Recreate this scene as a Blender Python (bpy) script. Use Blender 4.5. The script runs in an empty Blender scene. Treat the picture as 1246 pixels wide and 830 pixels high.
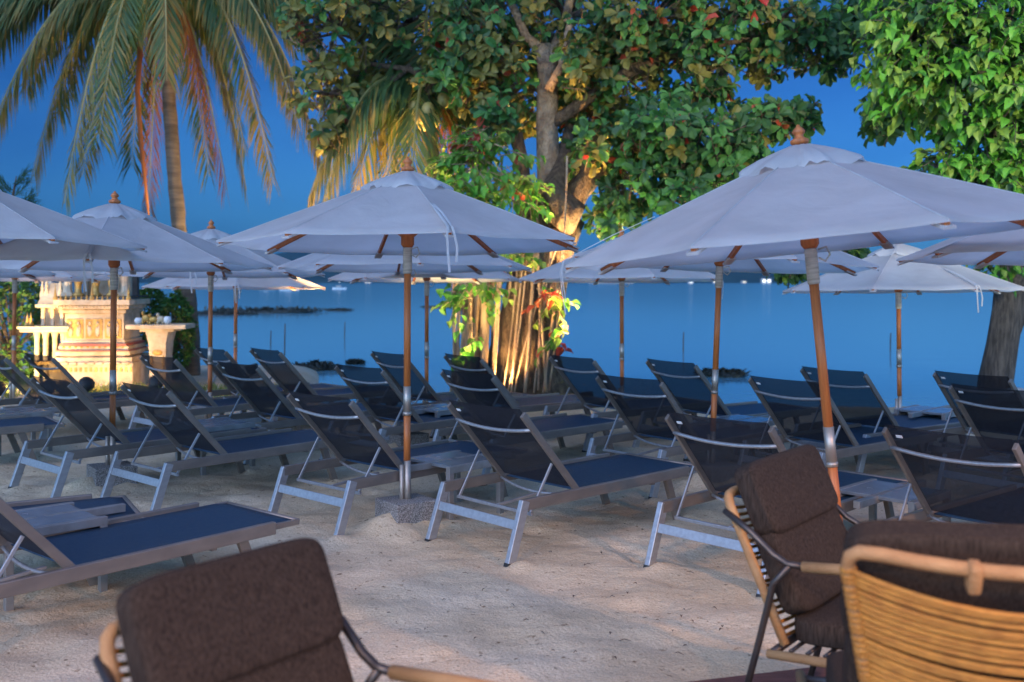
import bpy, math, random
import numpy as np
from mathutils import Vector, Matrix, noise as mnoise
R = math.radians
rnd = random.Random(7)
C = bpy.context.scene.collection

# ------------------------------------------------------------------ camera, sky, sun, exposure
F, HCAM, HY, CX = 1211.0, 1.65, 343.0, 623.0      # focal length in photo pixels, eye height, horizon row, centre column
cam_d = bpy.data.cameras.new('camera'); cam = bpy.data.objects.new('camera', cam_d); C.objects.link(cam)
bpy.context.scene.camera = cam
cam.location = (0, 0, HCAM); cam.rotation_euler = (R(90), 0, 0)
cam_d.sensor_width = 36; cam_d.lens = 36*F/1246; cam_d.shift_y = -72/1246
cam_d.clip_start = .1; cam_d.clip_end = 12000
cam_d.dof.use_dof = True; cam_d.dof.focus_distance = 6.2; cam_d.dof.aperture_fstop = 2.2

sc = bpy.context.scene
w = bpy.data.worlds.new('World'); sc.world = w; w.use_nodes = True
nt = w.node_tree; nt.nodes.clear()
out = nt.nodes.new('ShaderNodeOutputWorld'); bg = nt.nodes.new('ShaderNodeBackground')
sky = nt.nodes.new('ShaderNodeTexSky'); sky.sky_type = 'NISHITA'; sky.sun_disc = False
SUN_EL, SUN_ROT = R(14), R(212)
sky.sun_elevation = SUN_EL; sky.sun_rotation = SUN_ROT
sky.air_density = 1.0; sky.dust_density = .3; sky.ozone_density = 6.0
tint = nt.nodes.new('ShaderNodeMix'); tint.data_type = 'RGBA'; tint.blend_type = 'MULTIPLY'
tint.inputs[0].default_value = 1.0; tint.inputs[7].default_value = (.26, .56, 1.0, 1)
# soft dusk cloud banks in the sky
tc = nt.nodes.new('ShaderNodeTexCoord'); mp = nt.nodes.new('ShaderNodeMapping'); mp.inputs['Scale'].default_value = (1.2, 1.2, 4.5)
nz = nt.nodes.new('ShaderNodeTexNoise'); nz.inputs['Scale'].default_value = 1.6; nz.inputs['Detail'].default_value = 4
cr = nt.nodes.new('ShaderNodeValToRGB'); cr.color_ramp.elements[0].position = .38; cr.color_ramp.elements[0].color = (.72, .76, .84, 1)
cr.color_ramp.elements[1].position = .68; cr.color_ramp.elements[1].color = (1.25, 1.12, 1.04, 1)
cl = nt.nodes.new('ShaderNodeMix'); cl.data_type = 'RGBA'; cl.blend_type = 'MULTIPLY'; cl.inputs[0].default_value = 1.0
L = nt.links.new
L(tc.outputs['Generated'], mp.inputs[0]); L(mp.outputs[0], nz.inputs['Vector']); L(nz.outputs['Fac'], cr.inputs[0])
# the west, behind the camera, still glows: the sky there is paler and brighter than the deep blue east
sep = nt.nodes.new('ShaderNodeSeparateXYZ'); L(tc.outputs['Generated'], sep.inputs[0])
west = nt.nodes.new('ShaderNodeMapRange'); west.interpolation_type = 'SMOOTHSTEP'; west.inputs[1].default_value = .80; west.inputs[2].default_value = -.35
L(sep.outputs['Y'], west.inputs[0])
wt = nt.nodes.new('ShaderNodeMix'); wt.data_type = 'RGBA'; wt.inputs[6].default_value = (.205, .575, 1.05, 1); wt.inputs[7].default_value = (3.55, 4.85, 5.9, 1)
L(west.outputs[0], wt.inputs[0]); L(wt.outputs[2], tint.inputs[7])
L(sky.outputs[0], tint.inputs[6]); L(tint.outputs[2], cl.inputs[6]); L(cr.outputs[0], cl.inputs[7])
up_ = nt.nodes.new('ShaderNodeMapRange'); up_.inputs[1].default_value = .04; up_.inputs[2].default_value = .36; L(sep.outputs['Z'], up_.inputs[0])
ug = nt.nodes.new('ShaderNodeMix'); ug.data_type = 'RGBA'; ug.inputs[6].default_value = (.98, 1, 1.02, 1); ug.inputs[7].default_value = (1.75, 1.32, 1.12, 1); L(up_.outputs[0], ug.inputs[0])
um = nt.nodes.new('ShaderNodeMix'); um.data_type = 'RGBA'; um.blend_type = 'MULTIPLY'; um.inputs[0].default_value = 1.0
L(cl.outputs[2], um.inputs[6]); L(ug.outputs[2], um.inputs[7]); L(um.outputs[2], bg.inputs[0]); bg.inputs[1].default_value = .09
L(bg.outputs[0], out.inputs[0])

def lamp(name, kind, loc, target, energy, col, **kw):
    d = bpy.data.lights.new(name, kind); d.energy = energy; d.color = col
    for k, v in kw.items(): setattr(d, k, v)
    o = bpy.data.objects.new(name, d); C.objects.link(o); o.location = loc
    o.rotation_euler = (Vector(target)-Vector(loc)).to_track_quat('-Z', 'Y').to_euler()
    return o
# afterglow of the set sun behind the camera: one very soft weak sun
sd = Vector((math.sin(SUN_ROT)*math.cos(R(38)), math.cos(SUN_ROT)*math.cos(R(38)), math.sin(R(38))))
lamp('sun', 'SUN', sd*20, (0, 0, 0), .95, (1.0, .86, .82), angle=R(40))
# the lit terrace behind the camera
for lx, ly, en in ((-2.6, -1.0, 340), (1.0, -1.0, 320), (4.8, -.2, 1120)):
    lamp('terrace_downlight', 'SPOT', (lx, ly, 3.3), (lx, ly+.001, 0), en, (1.0, .53, .23), spot_size=R(147), spot_blend=.22, shadow_soft_size=.12)
lamp('terrace_garden_lamp', 'SPOT', (5.5, 1.0, 2.9), (6.4, 12, 5.6), 6500, (1.0, .90, .60), spot_size=R(62), spot_blend=.8, shadow_soft_size=.2)
sc.view_settings.view_transform = 'Standard'; sc.view_settings.look = 'None'
sc.view_settings.exposure = 0; sc.view_settings.gamma = 1; sc.view_settings.use_curve_mapping = False
sc.cycles.max_bounces = 8; sc.cycles.transparent_max_bounces = 16; sc.cycles.use_denoising = True

# ------------------------------------------------------------------ helpers
def PX(px, py, Y): return Vector(((px-CX)*Y/F, Y, HCAM-(py-HY)*Y/F))
def smooth(a, b, x):
    t = min(1, max(0, (x-a)/(b-a))); return t*t*(3-2*t)
def shore(x): return 15.4 + 7*smooth(-2.6, -4.6, x) + 1.2*smooth(6.6, 8.2, x)
MOUNDS = []
def gz(x, y):
    z = -.75*smooth(0, 1, (y-(shore(x)-3.2))/7.0)
    z += .022*mnoise.noise(Vector((x*.55, y*.55, 0))) + .014*mnoise.noise(Vector((x*1.7, y*1.7, 3)))
    return z

class MB:
    def __init__(s): s.v = []; s.f = []; s.m = []
    def add(s, vs, fs, m=0):
        o = len(s.v); s.v.extend([tuple(p) for p in vs]); s.f.extend([tuple(i+o for i in q) for q in fs]); s.m.extend([m]*len(fs)); return s
    def box(s, c, d, m=0, rot=None):
        c = Vector(c); a, b, e = d[0]/2, d[1]/2, d[2]/2
        vs = [Vector((x, y, z)) for x in (-a, a) for y in (-b, b) for z in (-e, e)]
        if rot is not None: vs = [rot @ p for p in vs]
        return s.add([p+c for p in vs], [(0,1,3,2),(4,6,7,5),(0,4,5,1),(2,3,7,6),(0,2,6,4),(1,5,7,3)], m)
    def bar(s, p0, p1, wd, ht, up=(0,0,1), m=0, taper=1):
        p0, p1 = Vector(p0), Vector(p1); d = (p1-p0).normalized(); sd = d.cross(Vector(up))
        if sd.length < 1e-4: sd = d.cross(Vector((0,1,0)))
        sd.normalize(); u = sd.cross(d).normalized(); vs = []
        for p, k in ((p0, 1), (p1, taper)):
            for a, b in ((-1,-1),(1,-1),(1,1),(-1,1)): vs.append(p+sd*a*wd*k/2+u*b*ht*k/2)
        return s.add(vs, [(0,3,2,1),(4,5,6,7),(0,1,5,4),(1,2,6,5),(2,3,7,6),(3,0,4,7)], m)
    def tube(s, pts, rad, n=8, m=0, cap=True, wob=0, seed=0):
        pts = [Vector(p) for p in pts]
        if not isinstance(rad, (list, tuple)): rad = [rad]*len(pts)
        vs = []; fs = []; sd = None
        for i, p in enumerate(pts):
            d = (pts[min(i+1, len(pts)-1)]-pts[max(i-1, 0)]).normalized()
            if sd is None:
                sd = d.orthogonal().normalized()
            else:
                sd = (sd-d*sd.dot(d)).normalized()
            u = d.cross(sd)
            for k in range(n):
                a = 2*math.pi*k/n; r = rad[i]
                q = sd*math.cos(a)+u*math.sin(a)
                if wob: r *= 1+wob*mnoise.noise(Vector((q.x*1.5+seed, q.y*1.5, i*.45+q.z)))
                vs.append(p+q*r)
        for i in range(len(pts)-1):
            for k in range(n):
                k2 = (k+1) % n; fs.append((i*n+k, i*n+k2, (i+1)*n+k2, (i+1)*n+k))
        if cap: fs.append(tuple(range(n-1, -1, -1))); fs.append(tuple((len(pts)-1)*n+k for k in range(n)))
        return s.add(vs, fs, m)
    def lathe(s, prof, n=16, c=(0,0,0), m=0):
        c = Vector(c); vs = []; fs = []
        for r, z in prof:
            for k in range(n):
                a = 2*math.pi*k/n; vs.append(c+Vector((r*math.cos(a), r*math.sin(a), z)))
        for i in range(len(prof)-1):
            for k in range(n):
                k2 = (k+1) % n; fs.append((i*n+k, i*n+k2, (i+1)*n+k2, (i+1)*n+k))
        fs.append(tuple(range(n-1, -1, -1))); fs.append(tuple((len(prof)-1)*n+k for k in range(n)))
        return s.add(vs, fs, m)
    def pillow(s, c, d, rot=None, e=.35, n=20, m=0):
        c = Vector(c); sp = lambda v: math.copysign(abs(v)**e, v); vs = []; fs = []
        nl = n//2
        for i in range(nl+1):
            t = -math.pi/2+math.pi*i/nl
            for k in range(n):
                a = 2*math.pi*k/n
                p = Vector((d[0]/2*sp(math.cos(t))*sp(math.cos(a)), d[1]/2*sp(math.cos(t))*sp(math.sin(a)), d[2]/2*sp(math.sin(t))))
                if rot is not None: p = rot @ p
                vs.append(c+p)
        for i in range(nl):
            for k in range(n):
                k2 = (k+1) % n; fs.append((i*n+k, i*n+k2, (i+1)*n+k2, (i+1)*n+k))
        return s.add(vs, fs, m)
    def build(s, name, mats, parent=None, sm=False, bevel=0, loc=None):
        me = bpy.data.meshes.new(name); me.from_pydata(s.v, [], s.f)
        if not isinstance(mats, (list, tuple)): mats = [mats]
        for q in mats: me.materials.append(q)
        if len(mats) > 1: me.polygons.foreach_set('material_index', s.m)
        if sm: me.polygons.foreach_set('use_smooth', [True]*len(me.polygons))
        me.update()
        o = bpy.data.objects.new(name, me); C.objects.link(o)
        if parent: o.parent = parent
        if loc is not None: o.location = loc
        if bevel:
            b = o.modifiers.new('bevel', 'BEVEL'); b.width = bevel; b.segments = 2; b.limit_method = 'ANGLE'; b.harden_normals = False
        return o
def tag(o, label=None, cat=None, group=None, kind=None):
    if label: o['label'] = label
    if cat: o['category'] = cat
    if group: o['group'] = group
    if kind: o['kind'] = kind
    return o
def empty(name, loc, rz=0, label=None, cat=None, group=None):
    o = bpy.data.objects.new(name, None); C.objects.link(o); o.location = loc; o.rotation_euler = (0, 0, rz)
    o.empty_display_size = .2
    return tag(o, label, cat, group)
def copy_tree(o, parent=None):
    c = o.copy(); C.objects.link(c); c.parent = parent
    for ch in [x for x in o.children]: copy_tree(ch, c)
    return c

# ------------------------------------------------------------------ materials
def mat(name, col, rough=.6, col2=None, nscale=8, bump=0, bscale=60, metal=0, detail=5, stretch=(1,1,1), spec=.5, trans=0, transl=0, coat=0, coords='Object', lo=.35, hi=.65):
    m = bpy.data.materials.new(name); m.use_nodes = True; n = m.node_tree.nodes; l = m.node_tree.links.new
    p = n['Principled BSDF']; o = n['Material Output']
    p.inputs['Base Color'].default_value = (*col, 1); p.inputs['Roughness'].default_value = rough; p.inputs['Metallic'].default_value = metal
    p.inputs['Specular IOR Level'].default_value = spec; p.inputs['Coat Weight'].default_value = coat
    t = n.new('ShaderNodeTexCoord'); mpn = n.new('ShaderNodeMapping'); mpn.inputs['Scale'].default_value = stretch; l(t.outputs[coords], mpn.inputs[0])
    csock = None
    if col2 is not None:
        z = n.new('ShaderNodeTexNoise'); z.inputs['Scale'].default_value = nscale; z.inputs['Detail'].default_value = detail
        l(mpn.outputs[0], z.inputs['Vector'])
        r = n.new('ShaderNodeValToRGB'); r.color_ramp.elements[0].position = lo; r.color_ramp.elements[1].position = hi
        r.color_ramp.elements[0].color = (*col, 1); r.color_ramp.elements[1].color = (*col2, 1)
        l(z.outputs['Fac'], r.inputs[0]); l(r.outputs[0], p.inputs['Base Color']); csock = r.outputs[0]
        rr = n.new('ShaderNodeMapRange'); rr.inputs[3].default_value = max(0.02, rough-.1); rr.inputs[4].default_value = min(1, rough+.12)
        l(z.outputs['Fac'], rr.inputs[0]); l(rr.outputs[0], p.inputs['Roughness'])
    if bump:
        z2 = n.new('ShaderNodeTexNoise'); z2.inputs['Scale'].default_value = bscale; z2.inputs['Detail'].default_value = 4
        l(mpn.outputs[0], z2.inputs['Vector']); b = n.new('ShaderNodeBump'); b.inputs['Strength'].default_value = bump; b.inputs['Distance'].default_value = .02
        l(z2.outputs['Fac'], b.inputs['Height']); l(b.outputs[0], p.inputs['Normal'])
    last = p.outputs[0]
    if transl:
        tr = n.new('ShaderNodeBsdfTranslucent'); tr.inputs[0].default_value = (*col, 1)
        if csock: l(csock, tr.inputs[0])
        mx = n.new('ShaderNodeMixShader'); mx.inputs[0].default_value = transl; l(last, mx.inputs[1]); l(tr.outputs[0], mx.inputs[2]); last = mx.outputs[0]
    if trans:
        tb = n.new('ShaderNodeBsdfTransparent'); mx = n.new('ShaderNodeMixShader'); mx.inputs[0].default_value = trans
        l(last, mx.inputs[1]); l(tb.outputs[0], mx.inputs[2]); last = mx.outputs[0]
    l(last, o.inputs[0]); return m
def glow(name, col, s):
    m = bpy.data.materials.new(name); m.use_nodes = True; p = m.node_tree.nodes['Principled BSDF']
    p.inputs['Base Color'].default_value = (*col, 1); p.inputs['Emission Color'].default_value = (*col, 1); p.inputs['Emission Strength'].default_value = s; return m

M = {}
M['alu'] = mat('brushed_aluminium', (.39,.39,.40), .42, (.32,.32,.33), 14, 0, 90, .6, stretch=(1,3,3))
M['rail'] = mat('weathered_grey_rail', (.26,.215,.18), .42, (.20,.165,.14), 5, 0, 80, .45, stretch=(1,2,2))
M['mesh'] = mat('navy_mesh_fabric', (.012,.014,.022), .75, (.020,.022,.032), 40, .12, 400, trans=.13, spec=.25)
M['seatmesh'] = mat('blue_mesh_seat', (.009,.034,.066), .55, (.013,.043,.080), 30, .15, 400, trans=.0, spec=.5)
M['white'] = mat('white_plastic', (.78,.78,.78), .5)
M['black'] = mat('black_rubber', (.015,.015,.015), .6)
M['canvas'] = mat('white_canvas', (.79,.78,.77), .85, (.68,.665,.65), 2.6, .10, 55, transl=.58, spec=.15)
M['teak'] = mat('varnished_teak', (.56,.17,.04), .5, (.38,.105,.025), 7, .04, 60, stretch=(9,9,.7), coat=.08)
M['wrap'] = mat('cream_cord_wrap', (.62,.56,.48), .8, (.42,.37,.30), 30, .5, 120, stretch=(.3,.3,3))
M['chrome'] = mat('steel_sleeve', (.46,.40,.34), .45, (.38,.33,.28), 20, 0, 50, .75)
M['granite'] = mat('speckled_granite', (.13,.12,.11), .85, (.46,.43,.40), 130, .9, 130, detail=3, lo=.40, hi=.62)
M['cushion'] = mat('brown_woven_cloth', (.024,.0175,.014), .92, (.066,.049,.038), 42, .5, 300, stretch=(5,5,.45), spec=.15)
M['tan'] = mat('tan_woven_wrap', (.42,.24,.10), .65, (.34,.18,.07), 14, .4, 160)
M['rope'] = mat('ochre_rope', (.56,.26,.045), .62, (.40,.17,.03), 22, .55, 170, stretch=(1,1,2))
M['tube'] = mat('bronze_tube', (.10,.085,.075), .38, (.07,.06,.055), 12, 0, 30, .7)
M['plaster'] = mat('cream_marble_plaster', (.66,.54,.37), .6, (.44,.33,.20), 6, .5, 24)
M['gold'] = mat('gilded_plaster', (.62,.38,.10), .4, (.40,.22,.05), 12, .5, 40, .35)
M['maroon'] = mat('red_step_band', (.42,.10,.07), .6, (.32,.12,.08), 9)
M['bark'] = mat('brown_bark', (.25,.17,.10), .92, (.10,.066,.042), 5, 1.0, 22, stretch=(3.2,3.2,.8))
M['palebark'] = mat('pale_smooth_bark', (.50,.35,.22), .85, (.27,.175,.105), 6, .8, 18, stretch=(1.6,1.6,1.2))
M['stem'] = mat('pale_root_bark', (.50,.36,.23), .85, (.30,.20,.125), 4, .6, 30, stretch=(2,2,.6))
M['darkbark'] = mat('furrowed_dark_bark', (.17,.14,.115), .95, (.055,.045,.038), 5.5, 1.0, 18, stretch=(4.5,4.5,.6))
M['palmbark'] = mat('ringed_palm_bark', (.17,.125,.085), .9, (.09,.066,.045), 3, .9, 9, stretch=(.6,.6,5))
def leafmat(n, a, b, rough=.52): return mat(n, a, rough, b, 1.6, .0, 30, transl=.30, spec=.45, detail=2)
M['lf_deep'] = leafmat('deep_green_leaf', (.026,.078,.02), (.045,.115,.03))
M['lf_mid'] = leafmat('mid_green_leaf', (.05,.165,.03), (.085,.225,.045))
M['lf_olive_uplit'] = leafmat('olive_uplit_leaf', (.15,.15,.028), (.24,.20,.04))
M['lf_red'] = leafmat('red_old_leaf', (.42,.035,.022), (.34,.07,.02))
M['lf_bright'] = leafmat('bright_green_leaf', (.085,.28,.025), (.12,.33,.04))
M['lf_young'] = leafmat('yellow_green_leaf', (.16,.28,.04), (.20,.31,.05))
M['fr_green'] = leafmat('palm_green_leaf', (.05,.105,.03), (.08,.135,.035))
M['fr_gold'] = leafmat('palm_yellowing_leaf', (.19,.165,.04), (.26,.20,.05))
M['fr_dead'] = leafmat('dry_palm_leaf', (.36,.13,.035), (.26,.085,.025), .7)
M['fr_rib'] = mat('palm_rib', (.20,.20,.06), .5, (.26,.22,.07), 4)
M['coco'] = mat('coconut_husk', (.40,.33,.09), .5, (.30,.22,.06), 5)
M['hedge'] = leafmat('hedge_leaf', (.07,.13,.025), (.11,.17,.03))
M['grass'] = mat('grass_blade', (.13,.18,.035), .6, (.20,.20,.05), 5, transl=.3)
M['stonew'] = mat('dark_wet_stone', (.030,.034,.026), .8, (.06,.062,.045), 6, .8, 12)
M['palestone'] = mat('pale_stone', (.36,.36,.35), .85, (.24,.24,.24), 6, .8, 20)
M['stake'] = mat('weathered_stake', (.10,.09,.08), .9, (.06,.055,.05), 10)
M['hill'] = mat('far_wooded_hill', (.030,.052,.040), 1, (.045,.070,.052), .012, 0, 1, spec=0)
M['housew'] = mat('pale_far_wall', (.40,.38,.36), .8, (.30,.29,.28), .2)
M['lit'] = glow('lit_window', (1.0, .72, .40), .8)
M['litw'] = glow('lit_lamp', (1.0, .93, .80), 1.7)
M['deck'] = mat('red_brown_decking', (.16,.062,.045), .55, (.11,.042,.032), 5, .25, 40, stretch=(1.2,9,9))
M['dryleaf'] = mat('dry_leaf', (.26,.045,.03), .7, (.16,.035,.02), 20)
M['twig'] = mat('dry_twig', (.07,.045,.03), .9, (.11,.075,.05), 20)

for k_ in ('bark', 'palebark', 'darkbark', 'stem'):
    for nd in M[k_].node_tree.nodes:
        if nd.type == 'BUMP': nd.inputs['Distance'].default_value = .09
nd_, ln_ = M['canvas'].node_tree.nodes, M['canvas'].node_tree.links
tcw = nd_.new('ShaderNodeTexCoord'); nw = nd_.new('ShaderNodeTexNoise'); nw.inputs['Scale'].default_value = 4.5; nw.inputs['Detail'].default_value = 3; nw.inputs['Distortion'].default_value = 1.2
bw = nd_.new('ShaderNodeBump'); bw.inputs['Strength'].default_value = .35; bw.inputs['Distance'].default_value = .035
ln_.new(tcw.outputs['Object'], nw.inputs['Vector']); ln_.new(nw.outputs['Fac'], bw.inputs['Height'])
ob_ = [q for q in nd_ if q.type == 'BUMP' and q != bw][0]; ln_.new(bw.outputs[0], ob_.inputs['Normal'])
# sand
m = bpy.data.materials.new('pale_beach_sand'); m.use_nodes = True; n = m.node_tree.nodes; l = m.node_tree.links.new; p = n['Principled BSDF']
t = n.new('ShaderNodeTexCoord')
def nz_(scale, detail=5, rough=.55):
    z = n.new('ShaderNodeTexNoise'); z.inputs['Scale'].default_value = scale; z.inputs['Detail'].default_value = detail; z.inputs['Roughness'].default_value = rough
    l(t.outputs['Object'], z.inputs['Vector']); return z
a = nz_(.9, 6); r = n.new('ShaderNodeValToRGB'); r.color_ramp.elements[0].position = .36; r.color_ramp.elements[1].position = .64
r.color_ramp.elements[0].color = (.54,.425,.28,1); r.color_ramp.elements[1].color = (.66,.55,.395,1); l(a.outputs['Fac'], r.inputs[0])
b_ = nz_(24, 3); r2 = n.new('ShaderNodeValToRGB'); r2.color_ramp.elements[0].position = .26; r2.color_ramp.elements[1].position = .37
r2.color_ramp.elements[0].color = (.36,.30,.25,1); r2.color_ramp.elements[1].color = (1,1,1,1); l(b_.outputs['Fac'], r2.inputs[0])
b3 = nz_(95, 3); r3 = n.new('ShaderNodeValToRGB'); r3.color_ramp.elements[0].position = .30; r3.color_ramp.elements[1].position = .6
r3.color_ramp.elements[0].color = (.80,.77,.74,1); r3.color_ramp.elements[1].color = (1.06,1.05,1.03,1); l(b3.outputs['Fac'], r3.inputs[0])
m1 = n.new('ShaderNodeMix'); m1.data_type = 'RGBA'; m1.blend_type = 'MULTIPLY'; m1.inputs[0].default_value = 1; l(r.outputs[0], m1.inputs[6]); l(r2.outputs[0], m1.inputs[7])
m2 = n.new('ShaderNodeMix'); m2.data_type = 'RGBA'; m2.blend_type = 'MULTIPLY'; m2.inputs[0].default_value = 1; l(m1.outputs[2], m2.inputs[6]); l(r3.outputs[0], m2.inputs[7])
l(m2.outputs[2], p.inputs['Base Color']); p.inputs['Roughness'].default_value = .95; p.inputs['Specular IOR Level'].default_value = .1
h1 = nz_(7, 6, .65); h2 = nz_(70, 3)
bm1 = n.new('ShaderNodeBump'); bm1.inputs['Strength'].default_value = .5; bm1.inputs['Distance'].default_value = .05; l(h1.outputs['Fac'], bm1.inputs['Height'])
bm2 = n.new('ShaderNodeBump'); bm2.inputs['Strength'].default_value = .6; bm2.inputs['Distance'].default_value = .012; l(h2.outputs['Fac'], bm2.inputs['Height']); l(bm1.outputs[0], bm2.inputs['Normal'])
l(bm2.outputs[0], p.inputs['Normal']); M['sand'] = m
# water
m = bpy.data.materials.new('calm_dusk_sea'); m.use_nodes = True; n = m.node_tree.nodes; l = m.node_tree.links.new; p = n['Principled BSDF']
p.inputs['Base Color'].default_value = (.17,.37,.42,1); p.inputs['Roughness'].default_value = .10; p.inputs['IOR'].default_value = 1.33
t = n.new('ShaderNodeTexCoord'); mpn = n.new('ShaderNodeMapping'); mpn.inputs['Scale'].default_value = (.35, 1.1, 1); l(t.outputs['Object'], mpn.inputs[0])
z = n.new('ShaderNodeTexNoise'); z.inputs['Scale'].default_value = .8; z.inputs['Detail'].default_value = 5; l(mpn.outputs[0], z.inputs['Vector'])
b = n.new('ShaderNodeBump'); b.inputs['Strength'].default_value = .07; b.inputs['Distance'].default_value = .12; l(z.outputs['Fac'], b.inputs['Height']); l(b.outputs[0], p.inputs['Normal'])
M['sea'] = m

# ------------------------------------------------------------------ ground, sea, hills, deck
SEA = -.27
BLOCKS = []      # sand piled round the umbrella footings
def sand_sheet(mounds):
    xs = np.concatenate([np.linspace(-3000, -40, 12)[:-1], np.linspace(-40, -9, 32)[:-1], np.arange(-9, 9.5, .055), np.linspace(9.5, 40, 32)[1:], np.linspace(40, 3000, 12)[1:]])
    ys = np.concatenate([np.linspace(-300, -4, 8)[:-1], np.arange(-4, 2, .5), np.arange(2, 10, .045), np.arange(10, 24, .14), np.linspace(24, 60, 12), np.linspace(120, 5000, 8)])
    Z = np.zeros((len(ys), len(xs)))
    for j, y in enumerate(ys):
        for i, x in enumerate(xs):
            z = gz(x, y) if y < 70 else -2.0
            if 2 < y < 15 and abs(x) < 9.4:
                q = Vector((x*3.4, y*3.4, 9)); z += .020*mnoise.noise(q) + .013*mnoise.noise(q*2.3)
            if y >= 24: z = max(-2.2, z-.03*(y-24))
            Z[j, i] = z
    fp = random.Random(77)
    # trodden sand: trails of footprints with pushed-up rims
    for tr_ in range(34):
        x, y, a = fp.uniform(-5, 6), fp.uniform(4.0, 12), fp.uniform(0, 6.28)
        for st in range(fp.randint(5, 12)):
            x += .62*math.cos(a); y += .62*math.sin(a); a += fp.uniform(-.2, .2); sgn = 1 if st % 2 else -1
            mounds.append((x-sgn*.10*math.sin(a), y+sgn*.10*math.cos(a), fp.uniform(.075, .11), -fp.uniform(.018, .034)))
    for (mx, my, r, h) in mounds:
        j0, j1 = np.searchsorted(ys, [my-3*r, my+3*r]); i0, i1 = np.searchsorted(xs, [mx-3*r, mx+3*r])
        if j1 <= j0 or i1 <= i0: continue
        d2 = ((xs[None, i0:i1]-mx)**2+(ys[j0:j1, None]-my)**2)/(r*r)
        Z[j0:j1, i0:i1] += h*np.exp(-d2)*(1 if h > 0 else (1.25-.9*d2))
        if h > 0:
            for j in range(j0, j1):
                for i in range(i0, i1): Z[j, i] += .45*h*math.exp(-d2[j-j0, i-i0])*mnoise.noise(Vector((xs[i]*9, ys[j]*9, 1)))
    V = [(float(x), float(y), float(Z[j, i])) for j, y in enumerate(ys) for i, x in enumerate(xs)]
    nx = len(xs); Fc = [(j*nx+i, j*nx+i+1, (j+1)*nx+i+1, (j+1)*nx+i) for j in range(len(ys)-1) for i in range(nx-1)]
    mb = MB(); mb.v = V; mb.f = Fc; mb.m = [0]*len(Fc)
    o = mb.build('ground', M['sand'], sm=True); o['kind'] = 'structure'; return o

mb = MB(); mb.add([(-3200, 9, SEA), (3200, 9, SEA), (3200, 5000, SEA), (-3200, 5000, SEA)], [(0,1,2,3)])
tag(mb.build('sea', M['sea']), kind='structure')

def hills():
    prof = [(-400,30),(-100,28),(0,24),(120,18),(200,14),(290,30),(345,38),(400,36),(470,28),(560,22),(640,20),(720,22),(800,26),(850,29),(900,27),(940,17),(985,9),(1040,4),(1120,2.2),(1300,1.5),(1700,2)]
    def hp(px):
        for (a, ha), (b, hb) in zip(prof, prof[1:]):
            if a <= px <= b: return ha+(hb-ha)*(px-a)/(b-a)
        return 2
    mb = MB(); Y0 = 1900; N = 230; rows = [(0, 0), (160, .55), (330, .9), (480, 1.0), (800, .5), (1200, 0)]
    V = []
    for (dy, k) in rows:
        for i in range(N+1):
            px = -400+2100*i/N; Y = Y0+dy; x = (px-CX)*Y0/F*(1+dy/Y0*.9)
            h = hp(px)*(Y0+480)/F*k*(1+.10*mnoise.noise(Vector((i*.25, dy*.01, 0)))+.05*mnoise.noise(Vector((i*.9, dy*.02, 5))))
            V.append((x, Y, SEA-1+h+ (1.5 if 0 < k else 0)))
    Fc = [(j*(N+1)+i, j*(N+1)+i+1, (j+1)*(N+1)+i+1, (j+1)*(N+1)+i) for j in range(len(rows)-1) for i in range(N)]
    mb.add(V, Fc); tag(mb.build('hills', M['hill'], sm=True), kind='structure')
hills()

# deck boards at the terrace edge
dk = empty('terrace_deck', (0,0,0)); tag(dk, 'dark red brown wooden terrace decking at the bottom right corner', 'decking')
mb = MB(); e0, e1 = Vector((-4, 2.69)), Vector((5, 5.19)); dirn = (e1-e0).normalized(); nrm = Vector((dirn.y, -dirn.x))
for k in range(34):
    wdt = .14; a0 = e0+nrm*(k*.146); a1 = e1+nrm*(k*.146); c0 = a0+nrm*wdt; c1 = a1+nrm*wdt
    z0, z1 = -.09, .045+.002*rnd.random()
    vs = [(a0.x,a0.y,z0),(a1.x,a1.y,z0),(c1.x,c1.y,z0),(c0.x,c0.y,z0),(a0.x,a0.y,z1),(a1.x,a1.y,z1),(c1.x,c1.y,z1),(c0.x,c0.y,z1)]
    mb.add(vs, [(0,3,2,1),(4,5,6,7),(0,1,5,4),(1,2,6,5),(2,3,7,6),(3,0,4,7)])
mb.build('boards', M['deck'], dk, bevel=.004)
DECK = .047

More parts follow.
